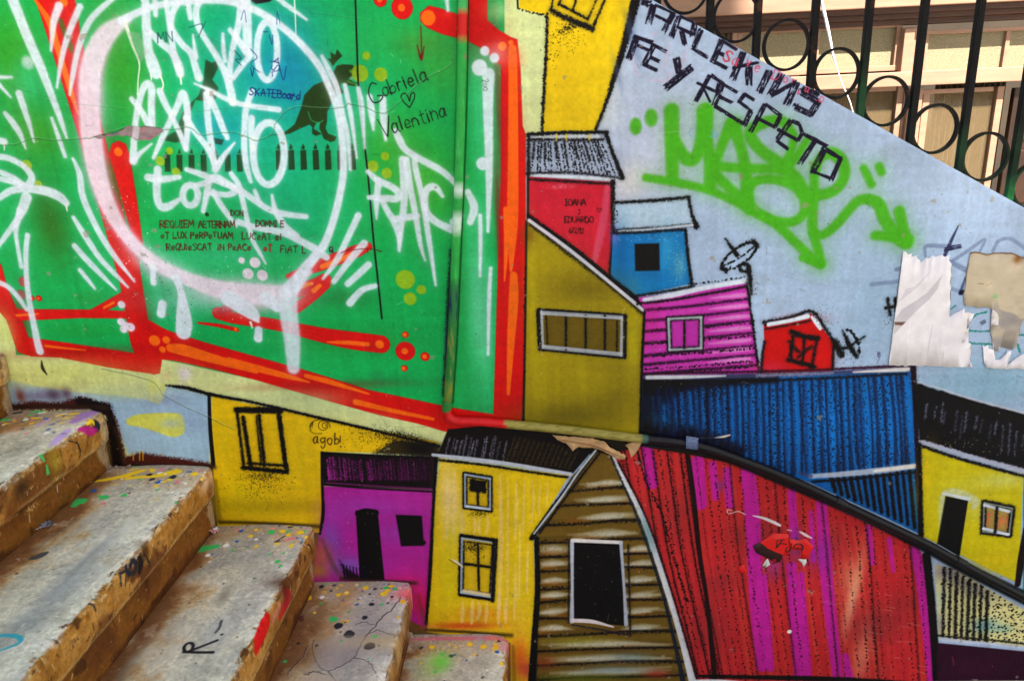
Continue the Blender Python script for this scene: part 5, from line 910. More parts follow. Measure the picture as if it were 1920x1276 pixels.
    if k == 2:
        for x, y, r, col in [(70,772,6,GE),(5,788,9,GE),(60,768,5,GE),(33,775,6,NB),(66,783,5,YE),(112,778,5,YE),(138,776,6,YE),(124,784,5,YE),(144,784,4,YE),(46,789,2,GE),(77,803,2,GE)]: S([x-r,y, x+r,y-1], r*.8, col, 2, .95, False)
        S([140,790, 160,778, 186,768], [12,18,10], PU, 8, .7); S([70,796, 90,786], 6, (170,140,210), 4, .7); S([95,835, 112,820, 128,806], [5,13,9], (176,146,214), 6, .8); c.C(193,782,8,NB,4)
        c.map = c.riser; S([150,800, 165,808, 176,806], [8,14,7], MA, 4, .9); S([163,792, 170,786, 172,796], [6,9,3], YE, 2); S([78,846, 79,862], [7,4], GE, 2); S([83,872, 85,886], [4,7], GE, 2); G(98,866,14,24,(150,130,30),.7); G(34,915,18,16,(40,20,10),.8); G(20,960,22,14,(110,60,16),.7); S([124,826, 140,830, 148,846], 1.6, (20,16,12), 1.5); S([140,826, 146,850, 144,858], 1.4, (20,16,12), 1.5); S([117,908, 118,922], 1.5, (220,216,210), 1.5)
    if k == 3:
        S([173,902, 210,896, 240,890, 258,884, 274,880], [6,8,11,9,4], YE, 2.5, .97, h=.2); S([240,896, 290,892, 318,886, 334,884], [8,9,14,10], YE, 2.5, .97, h=.2)
        for x, y, r, col in [(286,881,6,YE),(330,880,5,YE),(365,887,7,YE),(386,890,4,YE),(308,902,4,YE),(318,898,5,YE),(246,880,4,YE),(176,919,6,BL),(296,904,5,BL),(280,889,6,NB),(324,893,7,NB),(150,940,14,GE),(140,948,7,GE),(196,932,9,GE),(186,929,4,GE),(232,928,6,GE),(262,898,3,GE),(310,888,3,WH),(254,868,5,WH),(296,869,5,WH),(334,938,4,GE),(297,917,3,GE)]: blot(x, y, r, col)
        S([60,1046, 72,1042, 84,1037], [8,15,10], (56,56,62), 3, .9); S([-8,1190, 24,1191, 38,1196, 34,1206, -8,1222], [6,8,8,6,4], (40,150,176), 2.5, .9)
        for x, y, rx, ry, col, a in [(20,1010,60,12,(96,54,22),.8),(80,985,40,10,(110,76,40),.7),(200,1020,60,14,(124,130,142),.45),(120,1100,60,20,(120,126,140),.45),(150,1060,40,6,(110,112,116),.4),(160,980,40,10,(130,132,140),.5),(240,985,40,10,(206,204,196),.4)]: G(x, y, rx, ry, col, a)
        S([62,1034, 90,1010, 130,985, 150,970], 5, (96,98,104), 4, .4)
        c.map = c.riser; S([238,1062, 244,1050, 250,1058, 246,1072, 236,1074, 232,1064], 7, NB, 2, spk=2); S([254,1044, 258,1056, 256,1070], [8,13,8], (24,20,18), 2, spk=2); S([262,1038, 270,1046, 276,1058], 4, NB, 2, spk=2); S([220,1076, 221,1096], 4, NB, 2, .9, spk=1.5); S([222,1074, 230,1068], 4, NB, 2, spk=1.5); S([231,1076, 230,1098], 2.5, NB, 2, .8); S([243,1074, 243,1094], 2, (60,40,20), 2, .7); S([164,1125, 169,1134, 172,1143], 2.4, NB, 1.5); G(266,1032,12,16,(60,30,12),.7); G(381,908,14,10,(206,176,150),.85)
    if k == 4:
        F([352,1040, 362,1024, 412,1020, 410,1026, 378,1034], GE, 2, .95, h=.2)
        for x, y, r, col in [(509,997,8,GE),(512,990,4,(230,130,120)),(530,995,7,YE),(564,997,8,YE),(541,1002,6,YE),(575,1005,4,YE),(546,1022,4,YE),(520,1052,6,GE),(526,1060,4,GE),(505,1038,3,GE),(480,993,4,YE),(532,1036,3,GE),(452,994,5,BL),(444,1014,4,BL),(436,1030,4,GE),(470,1004,5,YE),(480,1010,4,WH),(424,1022,7,WH),(390,1040,6,WH)]: blot(x, y, r, col)
        S([516,1016, 528,1008, 534,1004], 2.4, NB, 1.5, .9); S([519,1014, 526,1014], 4, NB, 2, .6, spk=2)
        NK = (16,16,22)
        c.begin('mark'); S([345,1221, 372,1222, 399,1222], 5.6, NK, 1.6, 1, False); S([346,1220, 345,1212, 351,1205, 358,1204, 362,1208, 360,1216, 354,1221], 5, NK, 1.6); S([354,1220, 380,1210, 407,1200], 5.6, NK, 1.6); C_(416,1189,2.4,NK,1.5); S([404,1185, 411,1176, 415,1163], 4.2, NK, 1.5); c.end()
        for x, y, rx, ry, col, a in [(330,1080,50,14,(130,84,48),.6),(300,1150,50,10,(120,84,60),.5),(240,1250,50,10,(110,110,110),.5),(420,1116,18,9,(120,116,104),.7),(400,1180,40,20,(150,156,168),.5),(300,1200,40,20,(206,202,196),.35),(330,1210,60,10,(206,202,194),.35)]: G(x, y, rx, ry, col, a)
        c.map = c.riser; S([528,1106, 536,1120, 528,1136, 520,1156], [10,16,14,8], (190,24,40), 5, .85); S([502,1150, 494,1170, 482,1196, 476,1214], [10,20,22,14], (204,12,14), 6, .92); S([520,1130, 512,1150, 506,1168], [6,10,6], (206,120,130), 6, .5); G(530,1095,14,22,(54,24,12),.7); S([574,1018, 580,1030, 582,1046], 1.6, (30,20,14), 1.5)
    if k == 5:
        G(700,1190,80,60,(128,120,128),.55); G(640,1230,40,30,(130,122,128),.5); G(650,1120,60,16,(170,120,70),.6); G(580,1150,20,40,(130,110,90),.5); G(740,1150,26,40,(170,158,150),.5); G(580,1230,40,30,(120,96,70),.5)
        for x, y, r, col in [(650,1111,7,YE),(686,1101,7,YE),(720,1112,8,YE),(726,1106,6,YE),(733,1098,6,YE),(635,1114,6,YE),(578,1119,8,YE),(632,1102,3,YE),(754,1126,7,YE),(748,1156,4,YE),(652,1164,4,YE),(590,1148,4,YE),(724,1101,6,GE),(741,1103,6,GE),(625,1160,10,GE),(703,1192,6,GE),(534,1239,5,GE),(640,1201,4,GE),(690,1234,3,GE),(612,1094,3,GE),(716,1132,4,GE),(603,1099,6,NB),(635,1173,11,NB),(655,1189,13,NB),(693,1210,13,NB),(684,1157,7,NB),(594,1209,4,NB),(559,1205,4,NB),(735,1117,4,NB),(697,1132,6,NB),(727,1129,3,NB),(693,1113,3,NB),(650,1110,3,WH),(604,1118,6,WH)]: blot(x, y, r, col)
        CK = (46,40,48)
        for p, wd in [([751,1119, 738,1138, 721,1154, 704,1172, 688,1189, 676,1210, 665,1232],2.2),([665,1232, 640,1248, 616,1256, 600,1250, 590,1232, 586,1212, 590,1198],1.6),([665,1232, 690,1240, 706,1262],1.4),([688,1189, 706,1180, 724,1186, 740,1190],1.4),([700,1170, 680,1165, 668,1172],1.0),([578,1212, 566,1232, 548,1252, 540,1264],1.6),([616,1258, 630,1276],2),([571,1264, 590,1258, 612,1264],2)]:
            q = catmull(np.array(p, float).reshape(-1, 2), 6); q += rng.normal(0, .9, q.shape); S(q, wd, CK, 1.6, .85, False); S(q+[1.2, 1.6], wd*.7, (190,184,180), 1.6, .5, False)
        F([594,1200, 640,1190, 690,1194, 668,1230, 640,1246, 612,1254, 596,1246], (136,126,134), 4, .4); F([570,1276, 576,1264, 610,1262, 640,1276], (176,160,146), 3, .6)
        c.map = c.riser; G(764,1110,8,12,(214,70,90),.8); G(740,1200,10,50,(206,176,120),.5)
    if k == 6:
        G(826,1240,20,16,(96,200,64),.95); G(806,1250,30,20,(150,180,96),.5)
        for x, y, r, col in [(810,1212,7,YE),(881,1207,7,YE),(906,1211,9,YE),(929,1213,8,YE),(890,1226,4,YE),(855,1213,3,YE),(900,1200,3,GE),(846,1228,6,(60,90,60)),(936,1200,4,NB),(790,1243,3,YE)]: blot(x, y, r, col)
        S([770,1198, 810,1196, 870,1196, 930,1194, 952,1200], [4,8,9,10,8], (196,90,120), 6, .7); G(900,1190,50,5,(150,150,160),.6); G(960,1210,10,20,(200,90,140),.6)
    c.map = c.tread
stairs = empty('concrete_staircase', (NX[3], -0.4, NZ[-1])); tag(stairs, 'worn concrete steps splashed with paint drops climbing left along the mural wall', 'staircase')
sorg = Vector(stairs.location)
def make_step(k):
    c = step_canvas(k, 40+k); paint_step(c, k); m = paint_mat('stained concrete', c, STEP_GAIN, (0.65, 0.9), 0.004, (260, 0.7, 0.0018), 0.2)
    rng = np.random.default_rng(90+k); rise = c.rise; xk, zk = NX[k], NZ[k]; xb = NX[k-1]-0.05
    prof = [(-0.022, -0.34), (-0.022, -rise), (-0.019, -0.100), (-0.016, -0.094), (-0.004, -0.088), (0.0, -0.070), (0.001, -0.035), (0.001, -0.012), (-0.002, -0.004), (-0.007, -0.0006), (-0.022, 0.0)]
    nx = 9; prof += [(-0.022+(xb-xk+0.022)*(i+1)/nx, 0.0) for i in range(nx)]+[(xb-xk, -0.34)]
    ys = -np.r_[0.0005, 0.004, 0.009, 0.016, 0.026, 0.04, np.linspace(0.05, 1.1, 260), np.linspace(1.3, DW, 12)]
    w1 = np.interp(-ys, np.linspace(0, DW, 60), rng.normal(0, 1, 60)); w2 = np.interp(-ys, np.linspace(0, DW, 150), rng.normal(0, 1, 150)); w3 = rng.normal(0, 1, len(ys)); chip = np.zeros(len(ys))
    for _ in range(34): y0_, ww = -rng.uniform(0.02, 1.1), rng.uniform(.004, .022); chip = np.maximum(chip, rng.uniform(.002, .008)*np.exp(-((ys-y0_)/ww)**4))
    vs = []
    for j, y in enumerate(ys):
        wear = math.exp((y+0.0)/0.018)                                 # the corner by the wall is chipped round
        for i, (dx, dz) in enumerate(prof):
            edge = math.exp(-((dx+0.004)/0.012)**2-((dz+0.004)/0.03)**2)
            x = xk+dx+edge*(0.0016*w1[j]+0.0012*w2[j]+0.0006*w3[j])-edge*chip[j]*(1 if dz > -.03 else .35)-wear*0.011*(dx > -0.05)*(1 if dz > -0.09 else .5)
            z = zk+dz+edge*(0.001*w2[j]-0.001*abs(w1[j])+.0004*w3[j])-edge*chip[j]*.8*(dz > -.03)-wear*0.007*math.exp(-(dx/0.06)**2)*(dz > -0.05)
            if dz == 0.0 and i > 10: z += 0.0012*w1[j]*math.sin(i)
            vs.append((x-sorg.x, y-sorg.y, z-sorg.z))
    n = len(prof); fs = [(j*n+i, j*n+(i+1), (j+1)*n+i+1, (j+1)*n+i) for j in range(len(ys)-1) for i in range(n-1)]
    fs += [tuple(range(n))[::-1], tuple(range((len(ys)-1)*n, len(ys)*n))]
    o = mesh('step', vs, fs, m, stairs, True)
    S_ = np.array([0.0]*n); S_[:] = [rise+(dz if i < 9 else -dx-0.0) if i < n-1 else rise+xk-xb for i, (dx, dz) in enumerate(prof)]; S_[0] = -0.12
    def fn(v): j = np.arange(len(v)); return np.column_stack([-(v[:, 1]+sorg.y), S_[j % n]])
    set_uv(o.data, c, fn)
    return o, c, m
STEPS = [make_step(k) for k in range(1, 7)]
for (o, c, m), lab in zip(STEPS, [None, 'step with purple and magenta splashes at its corner', 'step with long yellow paint splash', 'step with black pen mark and red smear on its face', 'cracked grey patched step with black blots', 'step with light green blotch']):
    if lab: o['label'] = lab
o4, c4, m4 = STEPS[3]

# ------------------------------------------------------------------ papers stuck on the wall
def paper_canvas(px, seed, base):
    q = on_y(px); x0, x1, z0, z1 = q[:, 0].min()-.03, q[:, 0].max()+.03, q[:, 2].min()-.03, q[:, 2].max()+.03
    c = Canvas(x0, z0, x1-x0, z1-z0, 0.0009, lambda p: on_y(p)[:, [0, 2]], seed, base); return c
def paper(name, px, c, m, y0, curl, label, cat, parent=None, rag=0.6):
    px = np.array(px, float).reshape(-1, 2); rng = np.random.default_rng(len(px)); out = []
    for a, b in zip(px, np.roll(px, -1, 0)):
        k = max(1, int(np.hypot(*(b-a))/5))
        for i in range(k): out.append(a+(b-a)*i/k+(rng.normal(0, rag, 2) if i else 0))
    q = on_y(np.array(out)); bm = bmesh.new(); f = bm.faces.new([bm.verts.new((v[0], 0, v[2])) for v in q]); bmesh.ops.triangulate(bm, faces=[f])
    for _ in range(2): bmesh.ops.subdivide_edges(bm, edges=[e for e in bm.edges if e.calc_length() > 0.02], cuts=1); bmesh.ops.triangulate(bm, faces=bm.faces[:])
    x0, x1, z0, z1 = q[:, 0].min(), q[:, 0].max(), q[:, 2].min(), q[:, 2].max()
    for v in bm.verts:
        u, w = (v.co.x-x0)/(x1-x0), (v.co.z-z0)/(z1-z0); v.co.y = y0-curl(u, w)
    bmesh.ops.recalc_face_normals(bm, faces=bm.faces)
    r = bmesh.ops.extrude_face_region(bm, geom=bm.faces[:])
    for g_ in r['geom']:
        if isinstance(g_, bmesh.types.BMVert): g_.co.y -= 0.0006
    bmesh.ops.recalc_face_normals(bm, faces=bm.faces)
    me = bpy.data.meshes.new(name); bm.to_mesh(me); bm.free(); ctr = Vector(((x0+x1)/2, y0, (z0+z1)/2))
    o = link(name, me, m, parent); set_uv(me, c, xz)
    for v in me.vertices: v.co -= ctr
    o.location = ctr
    for p in me.polygons: p.use_smooth = True
    if parent is None: tag(o, label, cat)
    return o
Z5 = lambda l: (np.array(l, float).reshape(-1, 2)*0.2351+[1620, 400])
A_ = Z5([310,298,330,305,345,325,380,318,372,345,420,332,418,352,445,375,440,392,500,350,505,360,545,330,555,345,620,330,640,345,680,330,670,370,695,400,685,440,695,490,680,540,690,590,680,640,685,700,670,770,675,825,795,750,800,790,830,785,875,800,850,850,830,870,825,910,790,970,760,1045,810,1020,850,1035,830,1090,835,1120,820,1150,862,1222,192,1205,230,960,260,700,275,560])
B_ = Z5([940,1045,955,1060,985,1045,990,1075,1030,1085,1040,1165,1090,1155,1140,1090,1170,1095,1160,1140,1130,1210,1180,1170,1276,1105,1330,1090,1400,1110,1400,1243,975,1228,955,1200])
C3 = Z5([845,310,880,303,930,310,975,322,1030,310,1100,308,1140,312,1170,310,1200,320,1260,350,1300,320,1360,330,1360,840,1270,840,1255,870,1225,960,1215,1050,1180,1085,1130,1075,1075,1060,1070,1100,1035,1095,1030,1040,1015,1000,1005,910,1015,885,1070,890,1075,830,1060,790,1010,755,960,740,900,750,850,735,800,735,790,660,810,560,815,470,830,400])
pc = paper_canvas(np.vstack([A_, B_, C3]), 21, (234, 230, 242))
zf = lambda *l: Z5(l).ravel().tolist()
for x, y, rx, ry, col, a in [(1730,560,30,60,(238,234,246),.6),(1760,660,20,40,(222,218,236),.5),(1860,680,60,8,(220,214,234),.5)]: pc.G(x, y, rx, ry, col, a)
pc.F(zf(245,840,300,760,400,700,500,630,625,480,580,600,520,680,430,760,320,870,240,960), (196,190,206), 3, .75); pc.F(zf(330,600,400,580,470,510,530,460,420,590,280,700), (200,196,212), 3, .6); pc.F(zf(238,862,330,862,300,890,240,886), (110,76,66), 2.5, .9); pc.F(zf(238,888,300,890,230,960), (206,196,196), 2, .7)
pc.S(zf(575,790,585,900,580,1060,605,1200), [1,2,2.5,2], (236,234,246), 2, .8); pc.S(zf(545,880,520,1000,500,1120), [1,2,1], (196,190,212), 3, .7)
pc.F(np.vstack([C3[:26], C3[-14:]]), (190,172,148), 2)
TAN = np.vstack([C3[:13], Z5([1360,840,1270,840,1240,830,1200,800,1170,790,1120,780,1075,760,1060,740,1010,755,960,740,900,750,850,735,800,735,790,660,810,560,815,470,830,400])])
pc.F(C3, (160,153,154), 3); pc.F(TAN, (200,186,166), 6)
pc.S(zf(845,312,880,305,930,312,975,324,1030,312,1100,310,1140,314,1170,312,1200,322,1260,352,1300,322), 5, (120,84,50), 4, .8); pc.G(*Z5([1220,360])[0],9,9,(120,66,24),.85); pc.S(zf(830,400,812,480,806,560), 3, (120,90,80), 4, .5)
pc.C(*Z5([1045,660])[0],5,(140,190,130),4,.8); pc.F(zf(1030,690,1060,690,1080,760,1030,770), (170,160,156), 3, .8); pc.S(zf(900,555,950,560), 1, (130,96,60), 1.5); pc.S(zf(970,575,1020,555), 1, (130,96,60), 1.5); pc.S(zf(915,440,1276,540), 1, (200,186,164), 3, .4)
for k in range(60):
    q = Z5([pc.rng.uniform(810,1276), pc.rng.uniform(330,1000)])[0]; pc.G(q[0], q[1], pc.rng.uniform(3,14), pc.rng.uniform(2,8), (212,196,172) if k % 2 else (186,169,148), .35)
pn = fbm(pc.H, pc.W, 26, pc.rng, 5); pc.img *= (1+.02*pn+.012*pc.rng.standard_normal(pn.shape).astype(np.float32))[..., None]; np.clip(pc.img, .02, 1, out=pc.img); pc.hgt += .15*pn
PAPER = paint_mat('poster paper', pc, WALL_GAIN, (0.7, 0.85), 0.001, (500, .1, .0004), 0.1, .22)
paper('torn_poster', A_, pc, PAPER, -0.0022, lambda u, w: 0.003*math.exp(-w/0.06)*(0.4+0.6*math.sin(u*7)**2)+0.0012*math.exp(-((u-.58)/.03)**2)*(w < .45)*(1-w/.45), 'white torn poster remnant with jagged edges and grey diagonal stripe', 'poster')
paper('torn_poster', B_, pc, PAPER, -0.0022, lambda u, w: 0.004*math.exp(-w/0.2)*abs(math.sin(u*5)), 'low white torn poster strip with spiky upper edge under the brown sheet', 'poster')
paper('torn_sheet', C3, pc, PAPER, -0.0014, lambda u, w: 0.010*math.exp(-(1-w)/0.05)*math.exp(-((u-.75)/.25)**2)+0.001*math.sin(8*u), 'tan scorched paper sheet peeling at its curled upper edge', 'paper')
Z8 = lambda l: (np.array(l, float).reshape(-1, 2)*0.141+[1350, 920])
RS = Z8([705,555,910,565,905,625,1050,655,1130,625,1245,730,1160,900,1080,895,1080,780,955,780,885,850,820,840,800,930,730,950,640,890,480,820,435,720,525,680])
sc_ = paper_canvas(np.vstack([RS, Z8([230,960,1220,1060])]), 31, (214, 18, 12)); z8 = lambda *l: Z8(l).ravel().tolist()
sc_.F(z8(515,668,640,760,740,805,850,850,830,960,720,970,620,910,470,840,420,715), (46,10,14), 2); sc_.C(*Z8([715,920])[0],4,(190,20,30),2)
for p in [(760,650,745,745),(755,650,850,640),(830,640,770,720,740,750),(800,690,880,700),(890,740,870,790,900,800,940,760,945,690),(970,760,1000,710,1060,700,1100,740,1080,800,1060,890),(1000,760,1080,760)]: sc_.S(z8(*p), [1.8,3,2], (40,10,14), 1.6, .95)
STK = paint_mat('sticker print', sc_, WALL_GAIN, (0.4, 0.5), 0.0005, (500, .05, .0003), 0.35)
paper('torn_sticker', RS, sc_, STK, -0.0013, lambda u, w: 0.0006*math.sin(6*u), 'ragged red sticker with black scrawl half torn off the striped red painted house', 'sticker', rag=.3)
wcv = paper_canvas(Z8([200,150,1300,1100]), 33, (214, 208, 210)); SCR = paint_mat('sticker backing', wcv, WALL_GAIN, (0.7, 0.85), 0.0006, (500, .1, .0004), 0.2)
for pts, lab in [([550,1050,600,1010,560,985,600,920,630,890,665,970,620,1000],'pale forked paper scrap hanging under the red sticker'),([1030,900,1145,900,1150,930,1110,1005,1085,950],'pale triangular paper scrap below the pointed right end of the red sticker')]:
    tag(paper('paper_scrap', Z8(pts), wcv, SCR, -0.0014, lambda u, w: .0004*w, lab, 'paper scrap', rag=.4))
tag(paper('paper_scrap', Z8([235,1040,260,990,330,960,325,1010,360,1050,330,1095,260,1085]), sc_, STK, -0.0013, lambda u, w: .0004*w, 'small round red paper scrap left of the red sticker', 'paper scrap', rag=.4))
Z3 = lambda l: (np.array(l, float).reshape(-1, 2)*0.2507+[960, 640])
CB = Z3([300,690,380,700,560,710,700,745,730,780,780,805,850,845,843,868,790,865,720,825,660,800,600,785,540,785,500,775,470,790,455,806,440,790,420,765,380,745,340,728])
kc = paper_canvas(np.vstack([CB, Z3([840,740,980,860])]), 35, (196, 158, 118))
for k in range(40): q = Z3([kc.rng.uniform(300,970), kc.rng.uniform(680,870)])[0]; kc.G(q[0], q[1], kc.rng.uniform(3,12), 3, (206,172,134) if k % 2 else (160,116,76), .5)
kc.S((Z3([350,725,450,740,600,770,720,810,820,850])).ravel().tolist(), [1,3,3,2,1], (120,78,44), 4, .6); pn = fbm(kc.H, kc.W, 14, kc.rng, 4); kc.img *= (1+.05*pn)[..., None]; np.clip(kc.img, .02, 1, out=kc.img); kc.hgt += .3*pn
KRAFT = paint_mat('brown paper', kc, WALL_GAIN, (0.8, 0.9), 0.002, (400, .2, .0006), 0.15)
paper('peeling_paper', CB, kc, KRAFT, -0.003, lambda u, w: 0.008*(1-w)*abs(math.sin(u*6))+.002, 'ragged brown paper strip peeling below the olive stretch of pipe', 'paper')
paper('peeling_paper', Z3([845,770,900,748,968,752,945,790,900,850,888,860,880,830,868,790]), kc, KRAFT, -0.004, lambda u, w: 0.003*(1-w), 'small brown paper flap hanging under the pipe where olive meets black', 'paper')
mt, t_, b_ = mat('clear tape'); b_.inputs['Base Color'].default_value = (*srgb(110, 130, 170), 1); b_.inputs['Roughness'].default_value = .25; b_.inputs['Alpha'].default_value = .55; n_ = noise(t_, 90, 3); bump(t_, b_, n_.outputs[0], .3, .001)
tp = paper_canvas(Z3([1280,560,1400,780]), 36, (110, 130, 170))
paper('tape_strip', Z3([1287,668,1378,684,1366,720,1372,764,1330,768,1286,762]), tp, mt, -0.0300, lambda u, w: .002*u*(1-w), 'clear tape scrap stuck over the black pipe', 'tape', rag=.2)

# ------------------------------------------------------------------ litter on the steps
def crumple(name, px, z, sx, sy, sz, m, seed, label, cat, n=5):
    p = on_z([px], z)[0]; rng = np.random.default_rng(seed); bm = bmesh.new(); bmesh.ops.create_grid(bm, x_segments=n+2, y_segments=n, size=1)
    for v in bm.verts: v.co = Vector((v.co.x*sx+rng.normal(0, sx*.12), v.co.y*sy+rng.normal(0, sy*.15), abs(rng.normal(0, sz*.7))+.001))
    r = bmesh.ops.extrude_face_region(bm, geom=bm.faces[:])
    for g_ in r['geom']:
        if isinstance(g_, bmesh.types.BMVert): g_.co.z += .0008
    zmin = min(v.co.z for v in bm.verts)
    for v in bm.verts: v.co.z -= zmin-.0006
    o = bmobj(name, bm, m); o.location = tuple(p); o.rotation_euler.z = seed*.7; return tag(o, label, cat)
def wrapper_mat():
    m, t, b = mat('printed wrapper'); n = noise(t, 70, 1, .4); r = ramp(t, n.outputs[0], [(.44, srgb(214, 210, 214)), (.47, srgb(190, 24, 30)), (.56, srgb(200, 30, 36)), (.58, srgb(206, 204, 210))]); r.color_ramp.interpolation = 'CONSTANT'
    t.links.new(r.outputs[0], b.inputs['Base Color']); b.inputs['Roughness'].default_value = .3; return m
crumple('crumpled_wrapper', (392, 998), NZ[4], .013, .026, .012, wrapper_mat(), 2, 'crumpled white and red sweet wrapper on the step corner below the yellow house', 'wrapper')
ash = plain('ash grey paper', srgb(60, 58, 70), srgb(150, 148, 160), 60)
crumple('foil_scrap', (86, 986), NZ[3], .014, .010, .010, ash, 5, 'dark grey crumpled foil scrap at the foot of a riser', 'litter', 4)
wht = plain('dirty white paper', srgb(190, 186, 184), srgb(226, 224, 226), 40)
crumple('paper_wad', (68, 990), NZ[3], .013, .009, .010, wht, 4, 'small white paper wad beside the grey foil scrap', 'litter', 4)
leafm = plain('dry leaf', srgb(40, 42, 34), srgb(96, 92, 74), 50)
for px, z, s, lab in [((183, 890), NZ[3], .011, 'dark curled dry leaf beside the long yellow splash'), ((566, 1160), NZ[5], .010, 'reddish brown dry leaf on the cracked grey step')]:
    crumple('dry_leaf', px, z, s, s*.6, .005, leafm if s > .0105 else plain('red leaf', srgb(90, 40, 36), srgb(140, 70, 60), 50), 3, lab, 'leaf', 3)
rub = plain('mortar crumbs', srgb(96, 84, 74), srgb(168, 150, 130), 30, bs=.8)
def rubble(name, pts, z, label, r=(.003, .010), cnt=16, spread=(14, 7)):
    rng = np.random.default_rng(int(pts[0])); bm = bmesh.new()
    for _ in range(cnt):
        p = on_z([(pts[0]+rng.normal(0, spread[0]), pts[1]+rng.normal(0, spread[1]))], z)[0]; p[1] = min(p[1], -.012); s = rng.uniform(*r)
        q = bmesh.ops.create_icosphere(bm, subdivisions=2, radius=s)
        for v in q['verts']: v.co = v.co*(1+.25*rng.normal())+Vector((p[0], p[1], p[2]+s*.5))
    return tag(bmobj(name, bm, rub), label, 'rubble', None, 'stuff')
rubble('rubble', (776, 1172), NZ[6], 'crumbled mortar in the corner between the step and the yellow house')
rubble('rubble', (232, 858), NZ[3], 'crumbled paint and mortar in the corner under the pale blue patch', (.002, .006), 12, (12, 5))

# ------------------------------------------------------------------ iron railing on the wall
def iron_mat():
    m, t, b = mat('black iron'); a = N(t, 'VertexColor', layer_name='coat'); n = noise(t, 40, 5); mx = N(t, 'MixRGB', blend_type='MULTIPLY'); mx.inputs[0].default_value = 1; r = ramp(t, n.outputs[0], [(.3, (.6, .6, .6)), (.7, (1.2, 1.2, 1.2))])
    t.links.new(a.outputs[0], mx.inputs[1]); t.links.new(r.outputs[0], mx.inputs[2]); rs = ramp(t, noise(t, 22, 6, .7).outputs[0], [(.60, (0, 0, 0)), (.66, (1, 1, 1))]); m2 = N(t, 'MixRGB'); t.links.new(rs.outputs[0], m2.inputs[0]); t.links.new(mx.outputs[0], m2.inputs[1]); m2.inputs[2].default_value = (*srgb(62, 38, 26), 1); t.links.new(m2.outputs[0], b.inputs['Base Color']); b.inputs['Roughness'].default_value = .6; b.inputs['Specular IOR Level'].default_value = .15; bump(t, b, n.outputs[0], .4, .001); return m
IRON = iron_mat(); RY = 0.07
rail = empty('iron_railing', (e0[0], RY, e0[2])); tag(rail, 'black iron railing of upright bars and rings along the sloping wall top', 'railing'); ro = Vector(rail.location)
def ironcoat(o, green):
    me = o.data; ca = me.color_attributes.new('coat', 'FLOAT_COLOR', 'POINT'); rng = np.random.default_rng(int(green*97)+3); ph = rng.uniform(0, 6)
    for i, v in enumerate(me.vertices):
        h = v.co.z+ro.z-edge_z(v.co.x+ro.x); g = green*max(0, 1-max(0, h-.02)/.16)*(0.7+.3*math.sin(60*v.co.z+ph))
        c = np.array([11, 11, 12])+(np.array([50, 140, 70])-14)*max(0, min(1, g)); ca.data[i].color = (*srgb(*c), 1)
BARS = [(1232,8,0),(1330,60,0),(1419,60,0),(1521,130,0),(1614,190,.75),(1708,240,.15),(1801,290,.55),(1897,330,1.0),(1990,380,.6)]
for x, y, g in BARS:
    p = on_y([(x, y)], RY)[0]; bm = bmesh.new(); zb = edge_z(p[0])-.05
    nseg = 24; z1 = 2.75; w_ = 0.0086
    vs = []; fs = []
    for i in range(nseg+1):
        z = zb+(z1-zb)*i/nseg
        for sx, sy in ((-1, -1), (1, -1), (1, 1), (-1, 1)): vs.append((p[0]+sx*w_-ro.x, RY+sy*w_-ro.y, z-ro.z))
    for i in range(nseg):
        for k in range(4): fs.append((i*4+k, i*4+(k+1) % 4, (i+1)*4+(k+1) % 4, (i+1)*4+k))
    o = mesh('bar', vs, fs, IRON, rail); ironcoat(o, g)
    bv = o.modifiers.new('round', 'BEVEL'); bv.width = .002; bv.segments = 2; bm.free()
RINGS = [(1285,-22,0),(1380,32,0),(1474,85,0),(1568,138,.1),(1660,190,.2),(1752,242,.15),(1846,294,.5),(1940,348,.6)]
for x, y, g in RINGS:
    p = on_y([(x, y)], RY)[0]; sc1 = on_y([(x+1, y)], RY)[0][0]-p[0]; R = 44*sc1; vs = []; fs = []; n = 40
    for i in range(n):
        an = 2*PI*i/n
        for dr, dy in ((0, -.007), (-.0058, -.007), (-.0058, .007), (0, .007)): vs.append((p[0]+(R+dr)*math.cos(an)-ro.x, RY+dy-ro.y, p[2]+(R+dr)*1.06*math.sin(an)-ro.z))
    for i in range(n):
        for k in range(4): fs.append((i*4+k, i*4+(k+1) % 4, ((i+1) % n)*4+(k+1) % 4, ((i+1) % n)*4+k))
    o = mesh('ring', vs, fs, IRON, rail); ironcoat(o, g)
xa, xb_ = on_y([(1150, 0)], RY)[0][0], on_y([(2000, 0)], RY)[0][0]
o = tube('handrail', [(xa-ro.x, 0, edge_z(xa)+.95-ro.z), (xb_-ro.x, 0, edge_z(xb_)+.95-ro.z)], .02, IRON, rail); ironcoat(o, 0)

